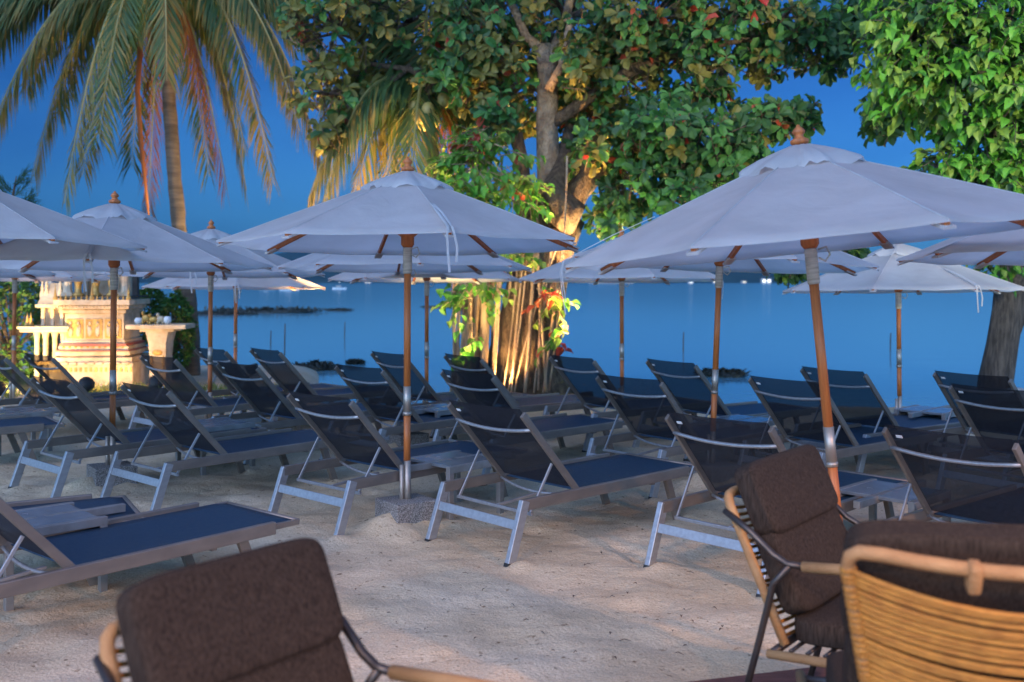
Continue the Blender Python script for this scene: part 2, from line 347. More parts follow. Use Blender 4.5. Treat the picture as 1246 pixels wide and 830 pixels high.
# ------------------------------------------------------------------ loungers
def make_lounger():
    root = empty('sun_lounger', (0,0,0))
    HW = .365; BT = Vector((-.47, 0, .85)); HG = Vector((0, 0, .335))
    # seat
    mb = MB(); vs = []; nx, ny = 14, 8
    for i in range(nx+1):
        for j in range(ny+1):
            x = .01+1.26*i/nx; y = -.325+.65*j/ny; t = 1-(y/.325)**2
            z = .342-.012*t*math.sin(math.pi*i/nx)+ (.0 if i < nx else -.012); vs.append((x, y, z))
    k = len(vs); vs += [(x, y, z-.007) for x, y, z in vs]
    fs = []
    for i in range(nx):
        for j in range(ny):
            a = i*(ny+1)+j; fs += [(a, a+ny+1, a+ny+2, a+1), (k+a, k+a+1, k+a+ny+2, k+a+ny+1)]
    for j in range(ny):
        a = nx*(ny+1)+j; fs.append((a, a+k, a+k+1, a+1)); fs.append((j, j+1, j+1+k, j+k))
    for i in range(nx):
        a = i*(ny+1); fs.append((a, a+k, a+k+ny+1, a+ny+1)); a += ny; fs.append((a, a+ny+1, a+k+ny+1, a+k))
    mb.add(vs, fs); mb.build('seat', M['seatmesh'], root, sm=True)
    # backrest fabric
    d = (BT-HG); up = d.normalized(); nr = Vector((up.z, 0, -up.x))   # faces the feet
    mb = MB(); vs = []; nx = 12
    for i in range(nx+1):
        for j in range(ny+1):
            y = -.334+.668*j/ny; t = 1-(y/.334)**2; s = i/nx
            p = HG+up*(.02+(d.length+.005)*s)+Vector((0, y, 0))-nr*(.016*t*math.sin(math.pi*min(1, s*.9+.1)))+nr*.012
            p += up*.02*s; p -= up*(.012*t*smooth(.8, 1, s)); vs.append(p)
    fs = []
    for i in range(nx):
        for j in range(ny):
            a = i*(ny+1)+j; fs.append((a, a+ny+1, a+ny+2, a+1))
    mb.add(vs, fs); bk = mb.build('backrest', M['mesh'], root, sm=True)
    mb = MB(); p = HG+up*(d.length*.965)-nr*.006
    mb.box(p+Vector((0, .27, 0)), (.004, .034, .018), rot=Matrix((nr, Vector((0,1,0)), up)).transposed()); mb.build('care_tag', M['white'], bk)
    # back frame: two posts, bowed top bar, bowed bottom bar
    for s in (-1, 1):
        bf = MB(); bf.bar(HG+Vector((0, s*HW*.94, 0)), BT+up*.012+Vector((0, s*HW*.94, 0)), .022, .043, up=nr)
        bf.build('back_post', M['rail'], root, bevel=.004)
    for s0, dep, rad, nm in ((.85, .022, .0115, 'head_bar'), (.02, .045, .010, 'lumbar_bar')):
        mb = MB(); pts = []
        for j in range(13):
            y = -1+2*j/12; pts.append(HG+up*(d.length*s0-.016*(1-y*y))+Vector((0, y*HW*.94, 0))-nr*(.02+dep*(1-y*y)))
        mb.tube(pts, rad, 8); mb.build(nm, M['alu'], root, sm=True)
    # rails
    for s in (-1, 1):
        mb = MB(); mb.box((.29, s*HW, .328), (1.60, .032, .068)); mb.build('side_rail', M['rail'], root, bevel=.005)
        mb = MB(); mb.bar((HG+up*.30)+Vector((0, s*(HW-.03), 0))-nr*.03, (-.40, s*(HW-.035), .262), .011, .018); mb.build('strut', M['alu'], root, bevel=.003)
        mb = MB(); mb.bar((-.485, s*(HW+.002), .352), (-.615, s*(HW+.008), -.02), .036, .06, up=(1,0,.3)); a = mb.build('leg', M['alu'], root, bevel=.004)
        mb = MB(); mb.bar((-.607, s*(HW+.008), .006), (-.617, s*(HW+.008), -.028), .038, .062, up=(1,0,.3)); mb.build('foot_cap', M['black'], a)
        mb = MB(); mb.bar((.90, s*(HW-.036), .31), (1.03, s*(HW-.036), -.02), .034, .055, up=(1,0,-.3)); mb.build('leg', M['rail'], root, bevel=.004)
        mb = MB(); mb.box((1.17, s*(HW-.03), .324), (.20, .026, .03)); mb.build('foot_extension', M['rail'], root, bevel=.003)
    mb = MB(); mb.bar((-.542, -HW, .215), (-.542, HW, .215), .024, .056, up=(.3,0,1)); mb.build('stretcher', M['alu'], root, bevel=.003)
    mb = MB(); mb.bar((-.40, -HW+.02, .256), (-.40, HW-.02, .256), .020, .020); mb.bar((-.39, -.03, .26), (.02, -.03, .29), .02, .016); mb.build('recline_bar', M['alu'], root, bevel=.003)
    mb = MB(); mb.tube([(1.268, -HW+.03, .328), (1.268, HW-.03, .328)], .014, 8); mb.build('foot_bar', M['rail'], root, sm=True)
    mb = MB(); mb.bar((.72, -HW, .295), (.72, HW, .295), .03, .03); mb.build('cross_bar', M['rail'], root)
    return root
proto = make_lounger(); first = [True]
LG = 'sun loungers set out in rows on the sand'
def lounger(x, y, yaw, label, dz=0):
    o = proto if first[0] else copy_tree(proto); first[0] = False
    # local +x (feet) heads away and to the right: azimuth yaw measured from +Y towards +X
    o.location = (x, y, gz(x, y)+dz); o.rotation_euler = (0, 0, R(90-yaw))
    if y < 9:
        ax = Vector((math.sin(R(yaw)), math.cos(R(yaw)))); rt = Vector((ax.y, -ax.x))
        for lx, lw in ((-.61, -.37), (-.61, .37), (1.03, -.33), (1.03, .33)):
            q = Vector((x, y))+ax*(lx+.05*math.sin(x*9+lw))+rt*(lw+.05); MOUNDS.append((q.x, q.y, .075, .026)); MOUNDS.append((q.x-.12*rt.x, q.y-.12*rt.y-.05, .06, -.016))
    tag(o, label, 'sun lounger', LG); return o
def by_top(xl, yl, xr, yr, label, yaw=None, z=.855):
    pm, ym = (xl+xr)/2, (yl+yr)/2
    Y = F*(HCAM-z)/(ym-HY)
    for _ in range(6):
        X = (pm-CX)*Y/F; g = gz(X, Y); Y = F*(HCAM-z-g)/(ym-HY)
    if yaw is None:
        want = abs(xr-xl)*Y/F/.70; best = 46; bd = 9
        for q in range(42, 58):
            e = abs(math.cos(R(q))+X/Y*math.sin(R(q))-want)
            if e < bd: bd = e; best = q
        yaw = best
    ax = Vector((math.sin(R(yaw)), math.cos(R(yaw))))
    return lounger(X+.47*ax.x, Y+.47*ax.y, yaw, label)
by_top(545,495,636,503, 'dark mesh lounger right of the umbrella pole standing in a speckled stone block')
by_top(350,482,428,490, 'dark mesh lounger directly left of the umbrella pole standing in a speckled stone block')
by_top(147,471,207,475, 'dark lounger with orange lit frame edge right of the pole before the bright shrine')
by_top(33,465,91,468, 'dark lounger with its back just left of the pole in front of the bright shrine')
by_top(29,434,66,436, 'lounger behind and overlapped by the one left of the shrine pole, by the hedge')
by_top(-14,434,4,435, 'lounger cut by the left picture edge, one frame post slanting beside the thin pole', yaw=47)
by_top(171,437,214,440, 'lounger whose back stands right below the stone offering table')
by_top(238,427,275,429, 'small lounger back just right of the hedge beside the palm trunk')
by_top(264,443,314,447, 'lounger with a yellow lamp reflection on its back, left of the seaward lounger')
by_top(305,427,341,430, 'lounger nearest the water left of the dark rock, back against the sea')
by_top(408,449,466,452, 'lounger behind the main umbrella pole, second back left of the pole by the water')
by_top(452,431,493,434, 'lounger at the water edge half hidden by the main umbrella pole')
by_top(541,434,586,436, 'rear lounger whose mesh glows against the floodlit tree roots')
by_top(537,456,600,459, 'lounger just in front of the one against the floodlit tree roots')
by_top(669,437,723,439, 'blue tinted lounger back at the water right of the big tree trunk')
by_top(725,462,805,464, 'see-through lounger whose back stands between the two blue backs right of the tree')
by_top(788,441,845,445, 'blue tinted lounger back at the water just left of the leaning orange pole')
by_top(809,513,937,517, 'large lounger directly left of the high-backed brown cushioned chair')
by_top(911,464,999,468, 'lounger behind the big tilted umbrella pole, immediately left of the pole')
by_top(980,451,1047,454, 'blue tinted lounger at the water just right of the big tilted umbrella pole')
by_top(1072,530,1233,536, 'largest see-through lounger back above the rope-backed chair')
by_top(1143,456,1221,460, 'lounger in front of the furrowed right-hand tree trunk beside the low table')
by_top(1162,474,1258,479, 'lounger cut by the right picture edge overlapping the one by the trunk')
def by_foot(px, py, label, yaw=46, z=.33):
    Y = F*(HCAM-z)/(py-HY); X = (px-CX)*Y/F; ax = Vector((math.sin(R(yaw)), math.cos(R(yaw)))); rt = Vector((ax.y, -ax.x))
    q = Vector((X, Y))-ax*1.27-rt*.33; return lounger(q.x, q.y, yaw, label)
def by_hinge(px, py, label, yaw=46, z=.33):
    Y = F*(HCAM-z)/(py-HY); X = (px-CX)*Y/F; rt = Vector((math.cos(R(yaw)), -math.sin(R(yaw))))
    q = Vector((X, Y))-rt*.36; return lounger(q.x, q.y, yaw, label)
by_hinge(92, 697, 'front left lounger with blue seat stretching behind the nearest brown chair', 40)
by_foot(175, 633, 'lounger of which only the blue foot end shows beside the front left table', 60)
by_foot(78, 517, 'lounger at the left edge showing only its blue foot end on the sand', 52)

# ------------------------------------------------------------------ side tables
def make_table():
    r = empty('side_table', (0,0,0)); s = .235
    mb = MB(); mb.box((0,0,.375), (.44,.44,.022)); mb.build('table_top', M['tabletop'], r, bevel=.003)
    mb = MB()
    for a in (-1, 1): mb.box((0, a*s, .365), (.51, .04, .046)); mb.box((a*s, 0, .365), (.43, .04, .044))
    mb.build('apron', M['alu2'], r, bevel=.003)
    for a in (-1, 1):
        for b in (-1, 1):
            mb = MB(); mb.box((a*s, b*s, .16), (.04, .04, .365)); mb.build('leg', M['alu2'], r, bevel=.003)
    return r
M['tabletop'] = mat('frosted_table_top', (.18,.20,.22), .22, (.14,.155,.17), 9)
M['alu2'] = mat('warm_grey_aluminium', (.30,.28,.265), .5, (.22,.205,.19), 9, 0, 50, .4)
tb = make_table(); tfirst = [True]
def table(px, py, label, yaw=46, z=.375, Y=None):
    o = tb if tfirst[0] else copy_tree(tb); tfirst[0] = False
    if Y is None: Y = F*(HCAM-z)/(py-HY)
    X = (px-CX)*Y/F; o.location = (X, Y, gz(X, Y)); o.rotation_euler = (0, 0, R(90-yaw)); tag(o, label, 'side table', 'low side tables between the loungers')
table(552, 560, 'low grey side table right of the speckled stone block, behind the lounger beside it')
table(1085, 598, 'pale low side table left of the largest see-through lounger')
table(1132, 500, 'low side table by the water left of the furrowed tree trunk')
table(906, 511, 'low side table behind the large lounger, right of the leaning orange pole')
table(262, 517, 'low side table with bluish top between the lounger rows right of the shrine pole')
table(50, 633, 'low side table with bright blue top at the left edge beside the front lounger')
table(536, 497, 'low grey side table behind the main umbrella pole and the stone block')
table(20, 500, 'low side table at the thin pole near the left edge')

# ------------------------------------------------------------------ umbrellas
UG = 'octagonal white umbrellas above the loungers'
def umbrella(px, d, rim, label, lean=0, off=13, rad=1.25, ybase=None, block=.32, blk=.17, tie=(1,), seed=0):
    X = (px-CX)*d/F; g = gz(X, d)
    r = empty('beach_umbrella', (X, d, g)); tag(r, label, 'umbrella', UG)
    r.rotation_euler = (-R(1.5), lean, 0)
    rim = rim-g; rr = random.Random(seed)
    N = 8; ang = [R(off+45*k) for k in range(N)]
    HT = .405                                   # height of the canopy crown opening above the tips
    def ridge(t):  # t 0..1 from crown to tip
        return Vector((0, 0)) + Vector((.20+(rad-.20)*t, HT*(1-t)**1.06+.012*math.sin(math.pi*t)))
    # canopy
    mb = MB(); nr, na = 10, 8
    for k in range(N):
        a0, a1 = ang[k], ang[(k+1) % N]; vs = []
        sag = .020+.012*rr.random()
        for i in range(nr+1):
            t = i/nr; q = ridge(t)
            p0 = Vector((q.x*math.cos(a0), q.x*math.sin(a0), q.y)); p1 = Vector((q.x*math.cos(a1), q.x*math.sin(a1), q.y))
            for j in range(na+1):
                s = j/na; p = p0.lerp(p1, s); bow = 4*s*(1-s)
                p.z -= sag*bow*math.sin(math.pi*min(1, t*.85))*.7
                rad_dir = Vector((p.x, p.y, 0)).normalized(); p -= rad_dir*.028*bow*t**3
                p.z += .006*mnoise.noise(Vector((p.x*4, p.y*4, seed*3.1)))*bow + .0035*math.sin(s*9+i*.7+seed)*bow*t
                vs.append(p+Vector((0, 0, rim)))
        fs = []
        for i in range(nr):
            for j in range(na):
                b = i*(na+1)+j; fs.append((b, b+na+1, b+na+2, b+1))
        # turned hem
        o = len(vs); hem = [vs[nr*(na+1)+j]+Vector((0, 0, -.009)) for j in range(na+1)]; vs += hem
        for j in range(na): fs.append((nr*(na+1)+j, o+j, o+j+1, nr*(na+1)+j+1))
        mb.add(vs, fs)
    cn = mb.build('canopy', M['canvas'], r, sm=False)
    for p_ in cn.data.polygons: p_.use_smooth = True
    # seams along the ribs
    mb = MB()
    for a in ang:
        pts = []
        for i in range(9):
            q = ridge(i/8); pts.append((q.x*math.cos(a), q.x*math.sin(a), q.y+rim+.001))
        mb.tube(pts, .003, 5)
    mb.build('seam', M['canvas'], cn, sm=True)
    # vent cap with wavy edge
    mb = MB(); n = 64; vs = []; rings = [(.0, .50), (.05, .495), (.13, .465), (.22, .425), (.30, .378), (.315, .352)]
    for i, (q, z) in enumerate(rings):
        for k in range(n):
            a = R(off)+2*math.pi*k/n; c = (math.cos(4*(a-R(off)))**2)
            wv = (i/5)**2*(.026*math.sin(8*a+seed)+.010*math.sin(19*a+seed*2))
            q2 = q*(.97+.03*c)*(1+.5*wv); pl = .006*math.sin(24*a)*(i/5)
            vs.append((q2*math.cos(a), q2*math.sin(a), rim+z+wv+pl))
    fs = [(i*n+k, i*n+(k+1) % n, (i+1)*n+(k+1) % n, (i+1)*n+k) for i in range(5) for k in range(n)]
    mb.add(vs, fs); mb.build('vent_cap', M['canvas'], r, sm=True)
    mb = MB(); mb.lathe([(.034,.498),(.046,.508),(.046,.522),(.026,.534),(.020,.545),(.030,.556),(.032,.566),(.024,.578),(.012,.588),(.006,.60)], 14, (0,0,rim)); mb.build('finial', M['teak'], r, sm=True)
    # pole sections
    zt = rim+.47; z1 = .93; z0 = .745
    mb = MB(); mb.tube([(0,0,z1), (0,0,rim-.19)], .024, 14); mb.build('pole', M['teak'], r, sm=True)
    mb = MB(); mb.tube([(0,0,z0), (0,0,z1)], .0265, 14); mb.lathe([(.03, z0-.012), (.03, z0+.012)], 14); mb.build('sleeve', M['chrome'], r, sm=True)
    mb = MB(); mb.tube([(0,0,.43), (0,0,z0)], .024, 14); mb.build('lower_pole', M['teak'], r, sm=True)
    mb = MB(); mb.tube([(.004,0,.05), (.004,0,.43)], .0225, 14); mb.tube([(-.034,-.01,.05), (-.034,-.01,.40)], .016, 10); mb.build('footing_pipe', M['chrome'], r, sm=True)
    mb = MB(); mb.lathe([(.026,-.20),(.031,-.19),(.031,-.03),(.028,-.02)], 14, (0,0,rim)); mb.build('cord_wrap', M['wrap'], r, sm=True)
    mb = MB(); mb.lathe([(.032,-.02),(.045,0),(.045,.05),(.075,.075),(.075,.10),(.03,.11)], 16, (0,0,rim)); mb.tube([(0,0,rim+.1), (0,0,zt)], .022, 10); mb.build('hub', M['teak'], r, sm=True)
    for a in ang:
        ca, sa = math.cos(a), math.sin(a)
        q0, q1 = ridge(0), ridge(.985)
        mb = MB(); mb.bar((.06*ca, .06*sa, rim+HT+.01), (q1.x*ca, q1.x*sa, rim+q1.y-.022), .022, .03); rb = mb.build('rib', M['teak'], r, bevel=.002)
        qm = ridge(.46); mb = MB(); mb.bar((.06*ca, .06*sa, rim+.085), (qm.x*ca, qm.x*sa, rim+qm.y-.03), .018, .024); mb.build('strut', M['teak'], rb)
        mb = MB(); q2 = ridge(.95); mb.box((q2.x*ca, q2.x*sa, rim+q2.y-.034), (.10, .055, .012), rot=Matrix.Rotation(a, 3, 'Z') @ Matrix.Rotation(R(18), 3, 'Y')); mb.build('rib_pocket', M['canvas'], rb)
    # dangling tie straps from one corner
    for kk in tie:
        a = ang[kk % N]; q = ridge(.96); q0 = ridge(.55); base = Vector((q.x*math.cos(a), q.x*math.sin(a), rim+q.y+.012)); tg = Vector((-math.sin(a), math.cos(a), 0)); od = Vector((math.cos(a), math.sin(a), 0))
        mb = MB()
        for s, ln in ((-1, .26), (1, .20)):
            pts = [Vector((q0.x*math.cos(a), q0.x*math.sin(a), rim+q0.y+.015))+tg*s*.006, base.lerp(Vector((q0.x*math.cos(a), q0.x*math.sin(a), rim+q0.y)), .5)+Vector((0,0,.022))+tg*s*.012, base+tg*s*.012+od*.035,
                   base+tg*s*.022+od*.055+Vector((0,0,-.05)), base+tg*(s*.026+.01)+od*.055+Vector((0,0,-ln*.6)), base+tg*(s*.02+.014)+od*.05+Vector((0,0,-ln))]
            for p0, p1 in zip(pts, pts[1:]): mb.bar(p0, p1, .013, .003, up=od)
        mb.build('tie_strap', M['canvas'], r)
    # pull cord ring
    mb = MB(); mb.tube([(.03, -.02, rim-.03), (.07, -.03, rim-.02), (.085, -.03, rim-.06), (.06, -.03, rim-.09), (.03, -.02, rim-.07)], .005, 6); mb.build('pull_cord', M['wrap'], r, sm=True)
    if block:
        mb = MB(); mb.box((0, 0, blk/2-.02), (block, block, blk+.04), rot=Matrix.Rotation(R(35), 3, 'Z')); b = mb.build('stone_footing', M['granite'], r, bevel=.006)
        MOUNDS.append((X-.16, d-.16, .15, .085)); MOUNDS.append((X-.02, d+.10, .22, .07)); MOUNDS.append((X+.20, d-.10, .12, .05)); MOUNDS.append((X+.02, d-.30, .10, .03))
    return r
umbrella(495, 6.73, 1.905, 'open white umbrella in the centre on an orange pole standing in a speckled stone block', tie=(6,), off=17, seed=1)
umbrella(1031, 4.9, 1.845, 'largest white umbrella, tilted on its leaning orange pole at right', lean=-R(5.3), off=7, tie=(4,), seed=2, block=.3)
umbrella(-65, 6.6, 1.895, 'white umbrella cut by the left picture edge, its corner pointing at the shrine umbrella', tie=(), off=10, seed=3)
umbrella(136, 8.0, 1.785, 'white umbrella directly in front of the bright shrine', tie=(6,), off=14, seed=4)
umbrella(255, 11.0, 1.74, 'white umbrella behind the shrine umbrella on the pole right of the offering table', tie=(6,), off=9, seed=5, block=0)
umbrella(286, 14.0, 1.575, 'low far umbrella by the water, its thin pole behind the seaward loungers at left', tie=(6,), off=16, seed=6, block=0)
umbrella(495, 9.75, 1.79, 'white umbrella directly behind the central one, its pole hidden by the front pole', tie=(), off=11, seed=7)
umbrella(519, 11.9, 1.68, 'far umbrella below the other two at centre, on a thin pole beside tree roots', tie=(), off=14, seed=8, block=0, rad=1.17)
umbrella(757, 11.8, 1.68, 'far white umbrella right of the big tree, tip almost touching the trunk', tie=(0,), off=10, seed=9, block=0)
umbrella(865, 8.1, 1.80, 'white umbrella hidden behind the big tilted umbrella, on a leaning orange pole', lean=R(2.6), tie=(), off=13, seed=10)
umbrella(1095, 10.6, 1.56, 'whole small umbrella at right with a low rim in front of the open sea', tie=(6,), off=13, seed=11, block=0)
umbrella(1372, 5.75, 1.81, 'white umbrella cut by the right picture edge above the furrowed trunk', tie=(), off=13, seed=12)
umbrella(16, 13.2, 1.70, 'far umbrella at left on the thin pole between the hedge and the loungers', tie=(), off=13, seed=13, block=0)
umbrella(-95, 10.2, 1.74, 'umbrella cut by the left picture edge, below the near left one and above the hedge', tie=(), off=15, seed=14)

sand_sheet(MOUNDS)

# ------------------------------------------------------------------ foreground chairs
def chair(label, loc, yaw, tall=0, W=.64, arms=True):
    r = empty('terrace_armchair', loc, yaw); tag(r, label, 'armchair', 'brown cushioned rope armchairs on the terrace')
    hw = W/2; A = Vector((-.22, 0, .36)); B = Vector((-.44, 0, .84+tall)); up = (B-A).normalized(); nr = Vector((up.z, 0, -up.x))
    Lb = (B-A).length
    rotb = Matrix((nr, Vector((0,1,0)), up)).transposed()
    # rope back: wrapped rim + strands
    mb = MB(); pts = []
    ha = hw-(.12 if tall else 0); bg_ = .075 if tall else .012
    def bk(s_, yv, off=0): return A+up*(Lb*s_)+Vector((0, yv*(ha+(hw-ha)*s_), 0))-nr*(bg_*(1-yv*yv)*(.55+.45*s_)+off)
    rim = [bk(0,-1), bk(.5,-1), bk(.93,-1), bk(.975,-.975), bk(1.0,-.92)]+[bk(1.01, q_/10) for q_ in range(-8, 9, 2)]+[bk(1.0,.92), bk(.975,.975), bk(.93,1), bk(.5,1), bk(0,1)]
    mb.tube(rim, .017, 10); fr = mb.build('back_frame', M['tan'], r, sm=True)
    for cy in ((-.32, .32) if tall else (0,)):
        mb = MB(); mb.pillow(bk(.985, cy, .004), (.046, .03, .075), rotb, .4, 16); mb.build('top_clip', M['tan'], fr, sm=True)
    mb = MB(); k = 20 if not tall else 34; rg_ = random.Random(5)
    for i in range(k):
        s_ = .05+.865*(i+(.25 if i % 4 == 3 else 0))/(k-1); wv = rg_.uniform(-.006, .006)
        mb.tube([bk(min(.955, s_)-(.022+wv)*(1-yv*yv)/Lb, yv, .004+.03*(1-yv*yv)) for yv in [-1+2*j/14 for j in range(15)]], .0075 if tall else .0065, 8)
        for sg in (-1, 1) if tall else (): mb.lathe([(.0185,-.008),(.0205,0),(.0185,.008)], 8, bk(s_, sg))
    mb.build('rope_back', M['rope'], r, sm=True)
    # cushions: lower back, folded head pad, seat
    mb = MB(); mb.pillow(A+up*(Lb*.40)+nr*.062+up*.02, (.10, W*.94, Lb*.62), rotb, e=.28, n=36); mb.build('back_cushion', M['cushion'], r, sm=True)
    mb = MB(); mb.pillow(A+up*(Lb*(.845 if not tall else .725))+nr*.082+up*.03, (.095, W*.97, Lb*.50), rotb, e=.26, n=36); hc = mb.build('head_cushion', M['cushion'], r, sm=True)
    cpt = A+up*(Lb*(.845 if not tall else .725))+nr*.082+up*.03; sp_ = lambda v: math.copysign(abs(v)**.26, v); mb = MB()
    for ox in (-.028, .028):
        ring = [cpt+rotb @ Vector((ox, W*.97/2*.985*sp_(math.cos(q_)), Lb*.25*.985*sp_(math.sin(q_)))) for q_ in [2*math.pi*j/72 for j in range(73)]]
        mb.tube(ring, .0045, 6, cap=False)
    mb.build('piping', M['cushion'], hc, sm=True)
    mb = MB(); mb.pillow((.05, 0, .42), (.56, W*.92, .10), Matrix.Rotation(-.08, 3, 'Y'), e=.28, n=36); mb.build('seat_cushion', M['cushion'], r, sm=True)
    for s in (-1, 1):
        y = s*(hw+.028)
        if arms:
            mb = MB(); mb.tube([B+Vector((.0, s*(hw+.012), -.05)), B.lerp(Vector((-.22, 0, .645)), .5)+Vector((0, s*(hw+.03), -.01)), (-.25, y, .668), (-.20, y, .645), (-.14, y, .645)], .0125, 10); mb.build('arm_tube', M['tube'], r, sm=True)
            mb = MB(); mb.tube([(-.145, y, .645), (.06, y+s*.004, .668), (.27, y, .69)], .0185, 10); mb.build('armrest', M['tan'], r, sm=True)
            mb = MB(); mb.tube([(-.19, y, .642), (-.25, y, .57), (-.31, y, .33), (-.40, y, 0)], .0125, 10); mb.build('leg', M['tube'], r, sm=True)
            mb = MB(); mb.tube([(.26, y, .687), (.30, y, .65), (.34, y, .34), (.40, y, 0)], .0125, 10); mb.build('leg', M['tube'], r, sm=True)
        else:
            for x0, x1 in ((-.2, -.3), (.33, .40)):
                mb = MB(); mb.tube([(x0, y, .36), (x1, y, 0)], .0125, 10); mb.build('leg', M['tube'], r, sm=True)
        mb = MB(); mb.tube([(-.27, y, .325), (.36, y, .375)], .016, 10); mb.build('seat_rail', M['tan'], r, sm=True)
    mb = MB(); mb.tube([(.33, -hw-.03, .37), (.33, hw+.03, .37)], .014, 8); mb.tube([(-.25, -hw-.03, .335), (-.25, hw+.03, .335)], .014, 8)
    for i in range(8): mb.tube([(-.2+.06*i, -hw, .34+.005*i), (-.2+.06*i, hw, .34+.005*i)], .008, 6)
    mb.build('seat_frame', M['tube'], r, sm=True)
    return r
f2 = Vector((.78, -.625)); mid = Vector((.965, 3.80)); q = mid+f2*.44
chair('high-backed brown cushioned chair facing right, beyond the ochre rope chair', (q.x, q.y, DECK), math.atan2(f2.y, f2.x))
f1 = Vector((.79, -.613)); mid = Vector((-.715, 2.38)); q = mid+f1*.44
chair('nearest brown cushioned chair at the bottom left, turned towards the terrace', (q.x, q.y, DECK), math.atan2(f1.y, f1.x), W=.56)
f3 = Vector((.19, .98)); q = Vector((1.16, 2.25))+f3*.44
chair('ochre rope-backed chair seen from behind at the bottom right corner', (q.x, q.y, DECK), math.atan2(f3.y, f3.x), tall=.14, W=.78, arms=False)

# ------------------------------------------------------------------ leaves and trees
def leaf(mb, b, d, nrm, ln, wd, m, curl=.12, ov=.0):
    d = d.normalized(); s = d.cross(nrm)
    if s.length < 1e-3: s = d.orthogonal()
    s.normalize(); u = s.cross(d)
    k1, k2 = (.45, .84) if not ov else (.34, .68)
    w1, w2 = (.86, .84) if not ov else (1.0, .74)
    c0 = b; c1 = b+d*ln*k1+u*ln*curl*.35; c2 = b+d*ln*k2+u*ln*curl*.1; t = b+d*ln-u*ln*curl*.6; f = u*wd*.22
    mb.add([c0, c1, c2, t, c1+s*wd*.5*w1+f, c1-s*wd*.5*w1+f, c2+s*wd*.5*w2+f, c2-s*wd*.5*w2+f],
           [(0,1,4),(0,5,1),(1,2,6,4),(5,7,2,1),(2,3,6),(7,3,2)], m)
def rsph(rg):
    while True:
        v = Vector((rg.uniform(-1,1), rg.uniform(-1,1), rg.uniform(-1,1)))
        if .01 < v.length <= 1: return v
def pick(rg, wts):
    x = rg.random()*sum(wts)
    for i, q in enumerate(wts):
        x -= q
        if x <= 0: return i
    return 0
def crown(mb, tw, blobs, rg, kind):
    """blobs: (px, py, rx, ry, Y, depth, clumps, weights)  -> rosettes or drooping sprays"""
    ends = []
    for (px, py, rx, ry, Y, dep, n, wts) in blobs:
        c = PX(px, py, Y); ax, az = rx*Y/F, ry*Y/F
        seeds = []
        for i in range(int(n*(1.55 if kind == 'almond' else 1.25))):
            v = rsph(rg)
            if v.length > .05: v = v.normalized()*(v.length**.45)
            v *= (1+.28*mnoise.noise(v*2.2+c))
            seeds.append(c+Vector((v.x*ax, v.y*dep, v.z*az)))
        ends.append((c, seeds))
        for p in seeds:
            o = (p-c); o.z *= .6
            if o.length < 1e-3: o = Vector((0,0,1))
            o.normalize()
            if kind == 'almond':
                axd = (o*.7+Vector((rg.uniform(-.4,.4), rg.uniform(-.4,.4), rg.uniform(-.1,.7)))).normalized()
                e1 = axd.orthogonal().normalized(); e2 = axd.cross(e1); nl = rg.randint(4, 8); ph = rg.random()*6; mm = pick(rg, wts[:3])
                tw.tube([p-axd*.35, p], [.012, .008], 4)
                for k in range(nl):
                    a = ph+k*2.4; sp = .75+.35*rg.random(); dd = (e1*math.cos(a)+e2*math.sin(a))*sp+axd*rg.uniform(-.1,.7)+rsph(rg)*.35
                    dd.z -= .22
                    m_ = mm if rg.random() < .8 else (3 if len(wts) > 3 and rg.random() < .10 else pick(rg, wts[:3]))
                    ln = rg.uniform(.11, .24); leaf(mb, p-axd*rg.uniform(0,.16), dd, axd+rsph(rg)*.4, ln, ln*rg.uniform(.5,.62), m_, .14)
            else:
                nl = rg.randint(5, 8); mm = pick(rg, wts); st = (o+Vector((rg.uniform(-.6,.6), rg.uniform(-.6,.6), rg.uniform(-.8,.1)))).normalized()
                tw.tube([p-st*.3, p, p+st*.25-Vector((0,0,.06))], [.009, .006, .003], 4)
                for k in range(nl):
                    b = p+st*(-.2+.5*k/nl)-Vector((0,0,.05*k/nl))
                    dd = Vector((rg.uniform(-1,1), rg.uniform(-1,1), rg.uniform(-1.3,-.1)))*.8+o*.5
                    m_ = mm if rg.random() < .75 else pick(rg, wts)
                    ln = rg.uniform(.11, .215) if kind == 'ovate' else rg.uniform(.12, .2); leaf(mb, b, dd, Vector((rg.uniform(-.5,.5), rg.uniform(-.9,.1), 1)), ln, ln*.62, m_, .2, ov=1)
    return ends
def bez(p0, p1, p2, n):
    return [p0*(1-t)**2+p1*2*t*(1-t)+p2*t*t for t in [i/n for i in range(n+1)]]
def limb(mb, p0, p1, r0, r1, rg, arch=.15, n=9, sides=9, m=0):
    ln = (p1-p0).length; mid = p0.lerp(p1, .5)+Vector((rg.uniform(-.1,.1), rg.uniform(-.1,.1), arch))*ln
    pts = bez(p0, mid, p1, n)
    for i in range(1, n): pts[i] += Vector((rg.uniform(-1,1), rg.uniform(-1,1), rg.uniform(-1,1)))*r0*.35
    mb.tube(pts, [r0+(r1-r0)*i/n for i in range(n+1)], sides, m, wob=.25, seed=rg.random()*9); return pts

